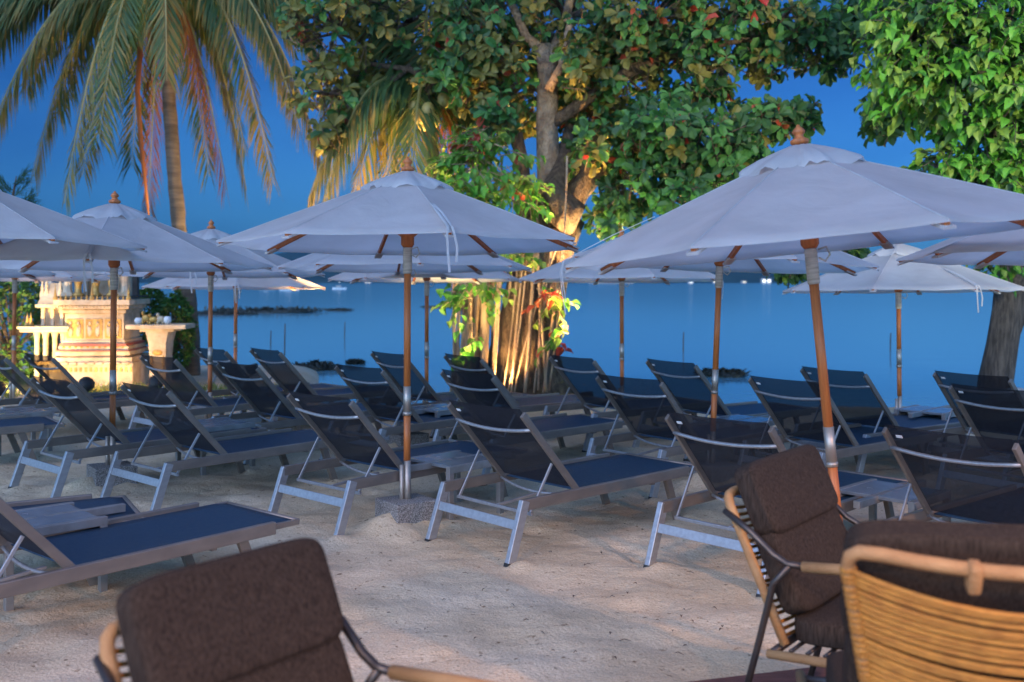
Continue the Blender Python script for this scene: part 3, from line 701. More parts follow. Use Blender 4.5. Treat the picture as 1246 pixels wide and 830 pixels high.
# the big almond tree
rg = random.Random(21); YT = 14.6
bt = empty('almond_tree', (PX(640,470,YT).x, YT, gz(.2, YT)-.05)); tag(bt, 'big broad-leaved tree with red leaves, its trunk floodlit beside hanging roots', 'tree')
o0 = Vector(bt.location); P = lambda px, py, Y=YT: PX(px, py, Y)-o0
tr = MB()
tr.tube([P(638,482), P(640,462), P(641,430), P(645,390), P(650,340), P(662,290), P(680,255)], [.66,.56,.48,.42,.40,.40,.36], 30, wob=.5, seed=2)
tr.tube([P(672,290), P(668,220), P(664,150), P(666,90), P(660,55)], [.24,.17,.15,.15,.12], 14, 1, wob=.3, seed=4)
tr.tube([P(666,95), P(676,60), P(690,20), P(700,-40)], [.12,.09,.07,.05], 10, 1, wob=.2)
tr.tube([P(661,62), P(640,45), P(630,20), P(600,-40)], [.10,.07,.06,.04], 10, 1, wob=.2)
tr.tube([P(668,110,14.4), P(684,80,14.3), P(693,30,14.3)], [.07,.06,.05], 10, 1, wob=.2)
tr.tube([P(676,275), P(696,245), P(716,215), P(722,180), P(755,165), P(800,150), P(840,120)], [.30,.22,.15,.11,.07,.045,.01], 12, wob=.3)
tr.tube([P(700,240), P(720,220), P(745,198), P(775,188), P(815,195), P(850,190)], [.14,.11,.09,.06,.035,.008], 10, wob=.3)
tr.tube([P(680,270,14.2), P(690,255,14.1), P(672,235,14.1), P(684,205,14.5), P(694,150,15.0), P(708,100,15.1), P(715,40,15.1)], [.24,.25,.20,.13,.08,.05,.01], 12, wob=.4, seed=8)
tr.tube([P(655,300), P(640,250), P(636,200), P(620,120), P(560,60)], [.20,.13,.10,.08,.05], 10, wob=.3)
tr.tube([P(618,130), P(560,120), P(500,85), P(430,75), P(395,60)], [.07,.06,.05,.03,.006], 8, wob=.2)
tr.tube([P(672,150), P(760,90), P(840,60), P(930,45), P(975,52)], [.09,.08,.05,.025,.006], 8, wob=.2)
tr.tube([P(770,180), P(840,165), P(910,150), P(985,145)], [.07,.06,.045,.02], 8, wob=.2)
tr.tube([P(500,80), P(450,120), P(420,180), P(405,215)], [.045,.035,.03,.015], 8, wob=.2)
bt_trunk = tr.build('trunk', [M['bark'], M['palebark']], bt, sm=True)
GB = (3, 3, 3, .18); GO = (1.2, 1.2, 3.8, .25); GR = (5, 4, .7, .25)  # olive-heavy mix puts the warm uplight into leaf colour, beside natural variation
blobs = [
 (410,40,62,62,14.8,1.6,64,GO),(400,115,45,40,14.8,1.2,26,GO),(408,165,24,26,14.6,.7,12,GO),(390,-20,60,40,15,1.5,24,GO),
 (500,30,70,55,15.4,1.8,80,GO),(470,112,45,28,15.4,1,22,GO),(590,20,70,55,15.2,1.8,90,GB),(570,100,60,45,15,1.4,64,GB),(620,120,45,50,15.4,1.2,44,GO),
 (690,20,70,55,15.4,1.8,90,GB),(750,80,62,60,15.2,1.6,90,GO),(720,140,40,45,15.5,1,44,GB),(790,30,75,52,14.8,1.8,100,GB),(850,95,48,36,14.8,1.2,44,GB),
 (880,30,66,46,14.6,1.6,76,GB),(950,25,46,34,14.6,1.2,40,GB),(985,58,20,26,14.5,.6,14,GB),(930,70,40,22,14.6,.8,18,GO),
 (800,165,60,42,14.0,1.4,92,GR),(860,185,58,46,14.0,1.3,84,GR),(920,150,50,26,14.2,.9,36,GR),(970,142,32,22,14.2,.6,18,GR),(760,225,36,36,14.2,1.0,40,GR),(830,235,48,26,13.9,.9,42,GR),
 (612,70,34,44,14.2,.6,30,GO),(606,140,34,30,14.2,.6,24,GB),(702,70,20,44,14.1,.5,20,GO),(560,60,44,44,14.3,.7,34,GO),(720,175,26,30,14.0,.5,18,GB),
 (745,265,30,22,14.2,.6,18,GR),(905,205,40,24,14.0,.8,28,GR),(690,100,50,40,15.6,1,40,GB),(700,195,24,30,15.2,.6,20,GO)]
lf = MB(); tw = MB(); ends = crown(lf, tw, blobs, rg, 'almond')
for c, seeds in ends:
    hub = c-o0
    for sdp in seeds[::5]: limb(tw, c, sdp, .025, .008, rg, .1, 4, 5)
lf.v = [tuple(Vector(v)-o0) for v in lf.v]; tw.v = [tuple(Vector(v)-o0) for v in tw.v]
lf.build('crown', [M['lf_deep'], M['lf_mid'], M['lf_olive_uplit'], M['lf_red']], bt)
tw.build('twigs', M['bark'], bt, sm=True)
# hanging roots: a thicket of thin stems left of the trunk
ar = MB()
for i in range(26):
    xb = rg.uniform(548, 608); yt = rg.uniform(200, 330); xt = 560+(xb-552)*1.2+rg.uniform(-10, 14); Y = YT-rg.uniform(-.5, .5); rr_ = rg.choice([.014,.02,.028,.04,.05])
    pts = bez(P(xb, 478, Y), P((xb+xt)/2+rg.uniform(-8,8), (478+yt)/2, Y), P(xt, yt, Y+rg.uniform(-.2,.2)), 9)
    for q in pts[1:]: q += Vector((rg.uniform(-.02,.02), rg.uniform(-.02,.02), 0))
    ar.tube(pts, [rr_*1.25, rr_*1.1]+[rr_]*7+[rr_*.7], 7, wob=.3, seed=i)
for i in range(8):      # roots climbing the trunk face
    xb = rg.uniform(612, 668); xt = rg.uniform(630, 690); rr_ = rg.choice([.014,.02,.03])
    pts = bez(P(xb, 478, YT-.62), P(xb*.5+xt*.5+rg.uniform(-14,14), 380, YT-.55), P(xt, rg.uniform(220,300), YT-.45), 10)
    ar.tube(pts, rr_, 7, wob=.3, seed=i)
ar.build('hanging_roots', M['stem'], bt, sm=True)

# the vine with broad leaves on the trunk
vn = empty('climbing_vine', (o0.x-.4, YT-.7, gz(0, YT))); tag(vn, 'broad-leaved bright green climbing plant on the roots and trunk of the big tree', 'plant')
vo = Vector(vn.location); lf = MB(); tw = MB()
W1 = (4, 3.5, .3)
crown(lf, tw, [(588,205,50,36,13.6,.5,56,W1),(560,235,36,26,13.7,.4,26,W1),(632,238,26,24,13.6,.3,16,W1),(575,175,26,22,13.8,.4,16,W1),
   (556,362,14,24,13.8,.3,9,W1),(584,350,18,14,13.8,.3,7,W1),(668,368,13,20,13.7,.25,8,(2,4,.8)),(676,408,9,12,13.7,.2,4,(1,3,.8)),(640,290,20,16,13.7,.3,6,(2,2,1)),(610,310,30,16,13.8,.3,8,(2,2,1)),(572,415,10,14,13.8,.3,3,W1)], rg, 'heart')
for xs, xe, yt in ((575,560,220),(600,610,190),(655,650,210),(668,690,190),(565,575,180)):
    tw.tube(bez(PX(xs,475,13.95), PX((xs+xe)/2+8,350,13.85), PX(xe,yt,13.75), 10), .016, 6, wob=.2)
lf.v = [tuple(Vector(v)-vo) for v in lf.v]; tw.v = [tuple(Vector(v)-vo) for v in tw.v]
lf.build('foliage', [M['lf_bright'], M['lf_young'], M['lf_red']], vn); tw.build('stem', M['palebark'], vn, sm=True)

# right-hand tree
YR = 16.0; rt = empty('shore_tree', (PX(1214,470,YR).x, YR, gz(PX(1214,470,YR).x, YR)-.05)); tag(rt, 'bright green leafy tree at the right edge with a furrowed leaning trunk', 'tree')
o1 = Vector(rt.location); Q = lambda px, py, Y=YR: PX(px, py, Y)-o1
tr = MB()
tr.tube([Q(1212,482), Q(1214,462), Q(1219,420), Q(1226,380), Q(1233,340), Q(1240,290,15.6), Q(1250,230,15.2), Q(1255,150,14.6)], [.30,.25,.235,.235,.24,.24,.22,.16], 18, wob=.3, seed=3)
tr.tube([Q(1226,410), Q(1240,380), Q(1262,340)], [.16,.14,.13], 12, wob=.3, seed=5)
tr.tube([Q(1234,340), Q(1220,290), Q(1218,250), Q(1216,180,14.6), Q(1180,110,13.4)], [.14,.12,.10,.09,.05], 10, wob=.3)
tr.tube([Q(1250,220,15.2), Q(1190,150,14.0), Q(1120,100,13.0), Q(1080,60,12.6)], [.12,.09,.07,.03], 10, wob=.3)
tr.tube([Q(1255,150,14.6), Q(1180,60,14.6), Q(1080,10,14.6), Q(1030,20,14.6)], [.12,.09,.06,.03], 10, wob=.3)
tr.build('trunk', M['darkbark'], rt, sm=True)
B1 = (4, 2.2, .8); B2 = (.3, .4, 3)
lf = MB(); tw = MB()
e_ = crown(lf, tw, [(1110,50,50,46,11.6,.8,62,B1),(1170,30,56,50,11.4,.9,72,B1),(1230,40,46,56,11.2,.9,60,B1),(1115,100,40,36,11.8,.7,36,B1),(1165,95,46,40,11.4,.8,56,B1),(1225,110,42,46,11.2,.8,56,B1),
  (1200,165,44,34,11.4,.7,40,B1),(1240,190,34,40,11.4,.7,36,B1),(1150,205,42,22,11.6,.5,28,B1),(1200,225,40,30,11.5,.6,36,B1),(1240,250,26,30,11.5,.5,18,B1),(1090,75,30,30,11.8,.5,18,B1),(1280,100,40,120,11.6,1,40,B1),(1170,-30,100,30,11.6,1,40,B1),
  (1222,322,26,16,14.6,.4,14,B1)], rg, 'ovate')
crown(lf, tw, [(1040,25,44,30,14.6,.9,40,B2),(1020,60,26,24,14.4,.7,20,B2),(1090,130,40,26,14.2,.8,30,B2),(1075,150,22,14,14.2,.5,10,B2),(1150,60,60,60,14.6,.9,50,B2),(1230,80,50,80,14.8,.9,50,B2),(1085,5,40,30,14.6,.8,26,B2),(1030,308,26,12,15.2,.4,14,B2),(968,328,30,6,15.2,.3,10,B2),(1150,150,30,20,14.4,.5,14,B2)], rg, 'almond')
for c, seeds in e_:
    for sdp in seeds[::6]: limb(tw, c, sdp, .018, .006, rg, .1, 4, 5)
lf.v = [tuple(Vector(v)-o1) for v in lf.v]; tw.v = [tuple(Vector(v)-o1) for v in tw.v]
lf.build('crown', [M['lf_bright'], M['lf_young'], M['lf_deep']], rt); tw.build('twigs', M['darkbark'], rt, sm=True)

# palms
def palm(label, trunk_pts, rad, Y, centre, fronds, rg, cocos=(), base_gz=True):
    b = PX(*trunk_pts[0], Y); b.z = gz(b.x, b.y)-.05
    r = empty('coconut_palm', b); tag(r, label, 'palm tree')
    mb = MB(); pts = [Vector((0,0,0))]+[PX(px, py, Y)-b for px, py in trunk_pts[1:]]
    fine = []
    for p0, p1 in zip(pts, pts[1:]):
        for k in range(6): fine.append(p0.lerp(p1, k/6))
    fine.append(pts[-1]); nn = len(fine)
    mb.tube(fine, [rad*(1.25-.45*i/nn)*(1+.05*(i % 2)) for i in range(nn)], 12, wob=.15); mb.build('trunk', M['palmbark'], r, sm=True)
    c = PX(*centre, Y)
    for (tx, ty, dy, lift, out_, kind) in fronds:
        tip = PX(tx, ty, Y+dy); v = tip-c; mid = c+Vector((v.x*out_, v.y*out_, 0)); mid.z = c.z+lift
        pts = bez(c, mid, tip, 30); lf = MB(); rb = MB()
        rb.tube([p-b for p in pts], [.035*(1-i/31)+.004 for i in range(31)], 5, 3)
        L_ = sum((p1-p0).length for p0, p1 in zip(pts, pts[1:]))
        nl = int(L_*38)
        for i in range(nl):
            t = .10+.89*i/nl; x = t*30; i0 = min(29, int(x)); p = pts[i0].lerp(pts[i0+1], x-i0); d = (pts[i0+1]-pts[i0]).normalized()
            sd = d.cross(Vector((0,0,1)))
            if sd.length < .15: sd = Vector((1,0,0))
            sd.normalize()
            for s in (-1, 1):
                ln = (.34+.70*math.sin(math.pi*min(1, .20+t*.70)))*rg.uniform(.8, 1.1)
                dr = .75 if kind != 2 else 1.6
                dd = (sd*s*rg.uniform(.4,.75)+d*.42+Vector((rg.uniform(-.08,.08), rg.uniform(-.15,.15), -dr*rg.uniform(.6,1.2)))).normalized()
                if kind == 3: dd = (sd*s*rg.uniform(.42,.6)+d*.6+Vector((rg.uniform(-.06,.06),0,-rg.uniform(.35,.7)))).normalized()
                e = p+dd*ln*.55; e2 = e+(dd+Vector((0,0,-.65))).normalized()*ln*.45
                wv = d*(.027 if kind != 2 else .018)
                gold = rg.random() < (.22+.75*t**1.6 if kind == 1 else .10+.45*t**2)
                m_ = 2 if kind == 2 else (1 if gold else 0)
                mm = p+dd*ln*.28
                lf.add([p-b, mm+wv-b, mm-wv-b, e+wv*.8-b, e-wv*.8-b, e2-b], [(0,1,2),(1,3,4,2),(3,5,4)], m_)
        lf.add(rb.v, rb.f, 3)
        lf.build('frond', [M['fr_green'], M['fr_gold'], M['fr_dead'], M['fr_rib']], r)
    if not cocos:
        mb = MB(); mb.tube([PX(172,40,Y-.3)-b, PX(167,110,Y-.4)-b, PX(172,180,Y-.4)-b, PX(181,262,Y-.35)-b], [.05,.045,.04,.02], 7); mb.build('dead_frond_stalk', M['fr_dead'], r, sm=True)
    for (px, py, dy) in cocos:
        q = PX(px, py, Y+dy)-b; mb = MB(); mb.pillow(q, (.20,.20,.24), None, e=.95, n=14); mb.build('coconut', M['coco'], r, sm=True)
rg = random.Random(5)
palm('tall coconut palm left of the big tree with yellowing drooping fronds', [(234,455),(232,400),(226,330),(217,273),(210,190),(205,100),(199,20),(196,-8)], .118, 17.6, (196,-22),
 [(-22,188,-.6,.9,.55,1),(78,248,-1.2,.8,.55,1),(-50,60,.5,1.2,.6,0),(-10,10,1.2,1.4,.6,0),(120,175,-2.0,.8,.6,0),(203,98,-2.0,.6,.75,3),(100,215,.9,.7,.5,1),
  (276,232,-.4,.35,.4,2),(334,226,-1.0,.9,.55,1),(393,204,-.2,1.0,.6,1),(400,70,.9,1.3,.6,0),(356,52,.2,1.3,.6,0),(255,215,1.0,.5,.5,0),(180,262,.6,.3,.1,2),(160,205,1.2,.5,.5,0),(300,190,.9,.8,.5,0),
  (60,-60,.6,1.6,.5,0),(330,-80,.4,1.5,.5,0),(345,110,.7,1.2,.6,0),(70,140,1.0,1.1,.6,0),(-60,130,.4,1.3,.6,1),(415,140,.5,1.3,.65,1),(130,110,1.2,1.0,.5,0),(270,60,1.3,1.3,.5,0),(230,-110,1.0,1.5,.5,0),(30,110,.8,1.0,.6,0),(40,215,-.2,.9,.55,1),(300,232,.2,.8,.5,1),(365,160,-.7,1.1,.6,1),(150,-120,-.4,1.4,.5,0),(285,120,.6,1.0,.6,0)], rg)
palm('second coconut palm with a bunch of coconuts, half hidden inside the big tree', [(590,474),(578,400),(556,300),(526,200),(516,128)], .13, 14.9, (516,112),
 [(374,246,-.4,.75,.55,1),(392,250,-.7,.8,.6,1),(430,235,.5,.6,.5,1),(440,-40,.3,1.6,.5,0),(524,-60,-.3,1.6,.5,0),(600,-30,.4,1.5,.5,0),(640,130,.6,.9,.5,0),(400,120,.8,1.0,.6,0),(470,215,.9,.5,.5,0),(560,230,.6,.5,.5,2),(500,235,-.9,.4,.4,0),(590,210,.3,.7,.5,0)], rg,
 cocos=[(511,142,-.35),(521,134,-.4),(505,132,-.3),(516,150,-.25),(528,146,-.3),(540,122,-.3)])

# ------------------------------------------------------------------ hedge and topiary behind the shrine
def bush(name, label, cat, px, py, rx, ry, Y, n, rg, group=None, sq=1.0):
    c = PX(px, py, Y); ax, az = rx*Y/F, ry*Y/F; g = gz(c.x, Y); r = empty(name, (c.x, Y, g)); tag(r, label, cat, group); b = Vector(r.location)
    lf = MB(); tw = MB()
    tw.tube([(0,0,-.05), (0,0,c.z-g)], [.05,.03], 7)
    for i in range(n):
        v = rsph(rg); v = v.normalized()*(v.length**.35)
        v = Vector([math.copysign(abs(q)**sq, q) for q in v])*(1+.15*mnoise.noise(v*3+c))
        p = c+Vector((v.x*ax, v.y*min(ax, .7), v.z*az))-b
        if p.z < .02: p.z = .02+rg.random()*.2
        for k in range(3):
            d = v.normalized()*.5+Vector((rg.uniform(-1,1), rg.uniform(-1,1), rg.uniform(-.5,1)))
            ln = rg.uniform(.06, .12); leaf(lf, p, d, Vector((rg.uniform(-1,1), rg.uniform(-1,1), 1)), ln, ln*.5, rg.randint(0, 1), .1, ov=1)
        if i % 14 == 0: tw.tube([(0,0,(c.z-g)*.6), p], [.014, .005], 4)
    lf.build('foliage', [M['hedge'], M['lf_mid']], r); tw.build('stem', M['bark'], r)
rg = random.Random(11)
bush('hedge', 'tall leafy hedge at the left edge left of the small spirit house', 'hedge', 14, 405, 42, 66, 16.2, 1100, rg, sq=.7)
bush('hedge', 'low dark hedge rising behind the small spirit house pillars', 'hedge', 66, 420, 22, 55, 17.4, 500, rg, sq=.7)
bush('topiary_bush', 'clipped bush behind the shrine and left of the offering table pedestal', 'bush', 184, 385, 20, 36, 17.6, 480, rg)
bush('topiary_bush', 'clipped bush right of the offering table in front of the palm trunk', 'bush', 214, 405, 21, 46, 16.9, 560, rg)

# casuarina sprig at far left
ct = empty('casuarina_tree', (PX(20,440,24).x, 24, gz(-12, 24))); tag(ct, 'thin feathery tree top peeking over the left umbrella', 'tree'); cb = Vector(ct.location)
tr = MB(); tr.tube([(0,0,-.1), PX(16,350,24)-cb, PX(14,250,24)-cb, PX(20,214,24)-cb], [.12,.10,.05,.01], 8); tr.build('trunk', M['bark'], ct, sm=True)
lf = MB()
for i in range(26):
    t = i/26; y0 = 320-100*t; s = rg.choice((-1, 1)); a = PX(16, y0, 24)-cb; e = PX(16+s*(34-20*t), y0-26+10*t, 24+rg.uniform(-.5,.5))-cb
    pts = bez(a, a.lerp(e, .5)+Vector((0,0,-.1)), e, 6); lf.tube(pts, .012, 4)
    for q in pts[1:]:
        for k in range(7):
            d = Vector((s*rg.uniform(.1,.8), rg.uniform(-.4,.4), rg.uniform(-.3,.8)))*.28; lf.bar(q, q+d, .012, .006)
lf.build('crown', M['lf_deep'], ct)

# ------------------------------------------------------------------ shrine group (floodlit)
def sh_root(name, label, cat, px, Y):
    x = (px-CX)*Y/F; return empty(name, (x, Y, gz(x, Y)), R(4), label, cat)
S = 1/75.0       # metres per photo pixel at the shrine
Ys = 16.0
def zpx(py): return HCAM-(py-HY)*Ys/F
def spire(mb, x, y, z, h, r, m=0): mb.lathe([(r,0),(r*.9,h*.15),(r*.5,h*.3),(r*.55,h*.36),(r*.2,h*.7),(r*.05,h)], 8, (x,y,z), m)
sh = sh_root('spirit_shrine', 'large floodlit cream and gold shrine on a stepped pedestal', 'shrine', 126, Ys); g = sh.location.z
k = Ys/F; zz = lambda py: zpx(py)-g
mb = MB(); mb.box((0,0,(zz(438)-.05)/2), (96*k, 1.15, zz(438)+.05)); mb.build('base', M['plaster'], sh, bevel=.012)
mb = MB()
for (y0, y1, w_) in ((438,432,92),(430,425,86),(424,419,80)): mb.box((0,0,(zz(y0)+zz(y1))/2), (w_*k, 1.12*w_/96, zz(y1)-zz(y0)))
mb.box((0,0,(zz(432)+zz(412))/2), (72*k, .9, zz(412)-zz(432)))
for i in range(9): mb.pillow(((-40+10*i)*k, -.585, zz(439)), (.13,.06,.06), None, .8, 10)
mb.build('plinth_steps', M['plaster'], sh, bevel=.006)
mb = MB(); mb.box((0,0,(zz(419)+zz(416))/2), (77*k, 1.0, zz(416)-zz(419))); mb.box((0,0,(zz(425)+zz(424))/2), (83*k, 1.06, .02)); mb.build('red_band', M['maroon'], sh)
mb = MB(); mb.box((0,0,(zz(414)+zz(380))/2), (68*k, .85, zz(380)-zz(414))); bd = mb.build('body', M['plaster'], sh, bevel=.01)
for cx in (-22, 0, 22):
    mb = MB(); mb.box((cx*k, -.43, (zz(410)+zz(387))/2), (19*k, .03, zz(387)-zz(410)))
    mb.build('relief_panel', M['gold'], bd)
    mb = MB()
    for dx in (-4.5, 4.5):
        mb.pillow(((cx+dx)*k, -.452, zz(402)), (.075,.05,.16), None, .9, 10); mb.pillow(((cx+dx)*k, -.452, zz(392)), (.05,.05,.06), None, 1, 8); mb.pillow(((cx+dx*1.4)*k, -.45, zz(398)), (.03,.04,.13), None, .9, 8)
    mb.build('relief_figure', M['plaster'], bd, sm=True)
mb = MB()
for (y0, y1, w_) in ((380,376,74),(375.5,371,80),(370.5,364,87)): mb.box((0,0,(zz(y0)+zz(y1))/2), (w_*k, .85+(w_-68)*k, zz(y1)-zz(y0)))
for i in range(22): mb.box(((-42+4*i)*k, -.555, zz(373)), (.025,.02,.035))
mb.build('cornice', M['plaster'], sh, bevel=.006)
for i in range(15):
    mb = MB(); spire(mb, (-42+6*i)*k, -.53, zz(364), .10 if i % 7 else .24, .022 if i % 7 else .04); mb.build('spire', M['gold'], sh)
mb = MB()
for i in range(13): mb.pillow(((-36+6*i)*k, -.47, zz(427)), (.06,.05,.075), None, .8, 8)
for i in range(11): mb.pillow(((-34+6.8*i)*k, -.455, zz(420)), (.05,.05,.04), None, .8, 8)
for i in range(17): mb.box(((-46+5.75*i)*k, -.58, zz(446)), (.035,.02,.07))
mb.build('moulding_ornament', M['gold'], sh)
mb = MB(); mb.box((0,0,zz(361)), (84*k, 1.05, .03)); mb.build('platform', M['stonew'], sh)
# pavilion on the platform
for cx, cy in ((-26,-.2),(-15,-.2),(15,-.2),(26,-.2),(-26,.2),(26,.2)):
    pv = MB(); pv.box((cx*k, cy, (zz(360)+zz(318))/2), (.07,.07,zz(318)-zz(360))); pv.build('column', M['plaster'], sh, bevel=.01)
pv = MB(); pv.box((0,.25,(zz(360)+zz(318))/2), (48*k,.05,zz(318)-zz(360))); pv.build('back_wall', M['plaster'], sh, bevel=.01)
mb = MB()
for j, (w_, y0, y1) in enumerate(((68,318,313),(54,313,305),(40,305,298),(26,298,291),(14,291,284))):
    mb.box((0,0,(zz(y0)+zz(y1))/2), (w_*k, .8-.13*j, zz(y1)-zz(y0)))
    for s in (-1, 1): spire(mb, s*w_*.46*k, -.35+.06*j, zz(y1), .22, .05)
spire(mb, 0, 0, zz(284), .26, .07); mb.build('roof', M['gold'], sh, bevel=.005)
for cx, hh in ((-20,.42),(0,.55),(19,.45)):
    mb = MB(); mb.lathe([(.09,0),(.095,.03),(.05,.06),(.045,.14),(.065,.22),(.06,.27),(.022,.30),(.035,.34),(.034,.38),(.016,.42),(.004,.56)], 10, (cx*k, -.36, zz(360)), 0); q = mb.build('statue', M['gold'], sh, sm=True)
for cx in (-34, 32):
    mb = MB(); mb.box((cx*k,-.28,zz(358)), (.17,.17,.06)); mb.lathe([(.075,0),(.06,.1),(.05,.3),(.085,.42),(.085,.48),(.02,.56)], 8, (cx*k,-.28,zz(357))); mb.build('corner_pillar', M['plaster'], sh)
# small spirit house on pillars
Y2 = 15.8; k2 = Y2/F; s2 = sh_root('small_spirit_house', 'small floodlit spirit house with spires on pillars left of the large shrine', 'shrine', 66, Y2); g2 = s2.location.z
z2 = lambda py: HCAM-(py-HY)*k2-g2
mb = MB()
for cx in (-15,-5,6,16):
    for y in (-.18, .2): mb.lathe([(.055,0),(.055,.06),(.04,.1),(.036,z2(412)),(.05,z2(406)),(.075,z2(402))], 10, (cx*k2, y, 0))
mb.build('pillar', M['plaster'], s2, sm=True)
mb = MB(); mb.box((0,0,z2(440)), (38*k2,.62,.05)); mb.build('shelf', M['gold'], s2)
mb = MB(); mb.box((-2*k2,0,z2(401)), (56*k2,.72,.05)); mb.box((-2*k2,0,z2(397.5)), (60*k2,.78,.04)); mb.build('platform', M['plaster'], s2, bevel=.008)
mb = MB()
for cx in (-9, 2, 13): mb.box((cx*k2,-.13,(z2(396)+z2(374))/2), (.055,.055,z2(374)-z2(396)))
mb.box((2*k2,.1,(z2(396)+z2(374))/2), (26*k2,.2,z2(374)-z2(396))); mb.build('wall', M['plaster'], s2, bevel=.006)
mb = MB(); mb.box((2*k2,0,z2(372)), (34*k2,.5,.05))
a, b, c_, d_ = z2(370), z2(352), 15*k2, .24
mb.add([((2)*k2-c_,-d_,a),((2)*k2+c_,-d_,a),((2)*k2+c_,d_,a),((2)*k2-c_,d_,a),(2*k2-c_*.62,0,b+.1),(2*k2+c_*.62,0,b+.1)], [(0,1,5,4),(2,3,4,5),(1,2,5),(3,0,4),(0,3,2,1)])
for cx in (-11,-6,10,15): spire(mb, cx*k2, -.1, z2(362), .40 if abs(cx-2) > 10 else .48, .045)
mb.build('roof', M['plaster'], s2)
for cx in (-24, -20):
    mb = MB(); spire(mb, cx*k2, -.25, z2(396), .22, .05); mb.build('figurine', M['gold'], s2, sm=True)
# offering table
Y3 = 15.7; k3 = Y3/F; at = sh_root('offering_table', 'floodlit stone offering table with a tapered pedestal right of the shrine', 'altar table', 196, Y3); g3 = at.location.z
z3 = lambda py: HCAM-(py-HY)*k3-g3
mb = MB(); mb.box((0,0,z3(397)), (70*k3,.62,.07)); mb.box((0,0,z3(401)), (40*k3,.5,.05)); mb.build('table_top', M['plaster'], at, bevel=.008)
mb = MB(); hw, h1 = 9.5*k3, z3(402)
vs = []
for zf, wf in ((-.05,1),(h1*.55,1.0),(h1*.8,1.12),(h1,1.45)):
    for sx, sy in ((-1,-1),(1,-1),(1,1),(-1,1)): vs.append((sx*hw*wf, sy*.2*min(wf,1.2), zf))
mb.add(vs, [(i*4+j, i*4+(j+1) % 4, i*4+4+(j+1) % 4, i*4+4+j) for i in range(3) for j in range(4)]); mb.build('pedestal', M['plaster'], at, bevel=.008)
mb = MB()
for dx in (-.09, .09): mb.pillow((dx, -.205, h1*.45), (.05,.03,.22), None, .9, 8); 
mb.pillow((0,-.205,h1*.62), (.16,.03,.10), None, .9, 10); mb.build('carving', M['gold'], at, sm=True)
zt_ = at.location.z+z3(397)+.037
for i, (px, col, hh, ww, lab, cat) in enumerate(((171,'white',.10,.13,'white rounded bowl at the left end of the offering table','bowl'),(180,'gold',.20,.13,'gilded elephant-like figure on the left of the offering table','figurine'),(189,'gold',.16,.15,'gilded crouching figure in the middle of the offering table','figurine'),(198,'plaster',.17,.13,'cream figure right of the middle on the offering table','figurine'),(206,'white',.12,.12,'white round pot near the right end of the offering table','pot'))):
    mb = MB()
    if cat == 'figurine':
        mb.pillow((0,0,hh*.45), (ww,.10,hh*.6), None, .8, 12); mb.pillow((-ww*.35,0,hh*.85), (ww*.4,.08,hh*.4), None, .9, 10)
        for lx in (-.3, .3): mb.box((lx*ww,0,hh*.12), (.03,.08,hh*.26))
    else: mb.lathe([(ww*.3,0),(ww*.5,hh*.4),(ww*.45,hh*.8),(ww*.3,hh)], 12)
    q = mb.build('figurine' if cat == 'figurine' else cat, M[col], sm=True, loc=((px-CX)*k3, Y3-.08, zt_)); tag(q, lab, cat, 'offerings on the stone table')
# dark post behind
mb = MB(); mb.box((0,0,1.15), (.10,.10,2.5)); q = mb.build('timber_post', M['stake'], loc=((165-CX)*17/F, 17, gz(-6.4, 17)), bevel=.01); tag(q, 'dark upright post behind the right side of the large shrine', 'post')

# ------------------------------------------------------------------ garden floodlights: shrine and trunk ones seen, the rest unseen, some added for light
def flood(name, label, px, py, Y, target, energy, col, size=70):
    x = (px-CX)*Y/F; g = gz(x, Y); r = empty(name, (x, Y, g)); tag(r, label, 'garden lamp', 'garden floodlights')
    d = (Vector(target)-Vector((x, Y, g+.2))).normalized(); rt_ = d.to_track_quat('Z', 'Y').to_matrix()
    mb = MB(); mb.lathe([(.05,-.02),(.05,.01),(.012,.015),(.012,.12)], 10); mb.build('stake', M['black'], r)
    mb = MB(); mb.lathe([(.02,-.14),(.085,-.12),(.11,-.02),(.115,.03),(.10,.03),(.095,.0)], 16); mb.v = [tuple(rt_ @ Vector(v)+Vector((0,0,.17))) for v in mb.v]; mb.build('housing', M['black'], r, sm=True)
    mb = MB(); mb.lathe([(.08,.008),(.08,.012)], 16); mb.v = [tuple(rt_ @ Vector(v)+Vector((0,0,.17))) for v in mb.v]; mb.build('lens', M['litw'], r)
    lo = Vector((0,0,.17))+d*.06
    dl = bpy.data.lights.new('bulb', 'SPOT'); dl.energy = energy; dl.color = col; dl.spot_size = R(size*2); dl.spot_blend = .7; dl.shadow_soft_size = .06
    l_ = bpy.data.objects.new('bulb', dl); C.objects.link(l_); l_.parent = r; l_.location = lo; l_.rotation_euler = d.to_track_quat('-Z', 'Y').to_euler()
WARM = (1.0, .58, .22)
flood('garden_floodlight', 'round black floodlight on the ground before the shrine', 105, 474, 14.4, PX(122, 400, 16), 74, (1.0, .56, .22), 72)
flood('garden_floodlight', 'low lamp at the foot of the offering table, hidden behind lounger backs', 190, 474, 14.6, PX(190, 380, 16), 40, (1.0, .58, .23), 65)
flood('garden_floodlight', 'lamp below the leafy hedge left of the small spirit house', -4, 478, 13.9, PX(10, 395, 16.4), 620, (1.0, .68, .28), 44)
flood('garden_floodlight', 'added lamp at the foot of the small spirit house pillars', 56, 476, 13.9, PX(66, 375, 15.8), 90, (1.0, .60, .25), 60)  # unseen lamp, added to brighten the spirit house walls
flood('garden_floodlight', 'bright lamp at the foot of the big tree trunk', 612, 474, 13.75, PX(642, 240, 14.6), 210, WARM, 50)
flood('garden_floodlight', 'lamp set back on the sand aimed high at the big tree limbs', 712, 478, 13.4, PX(664, 80, 14.6), 3400, WARM, 24)
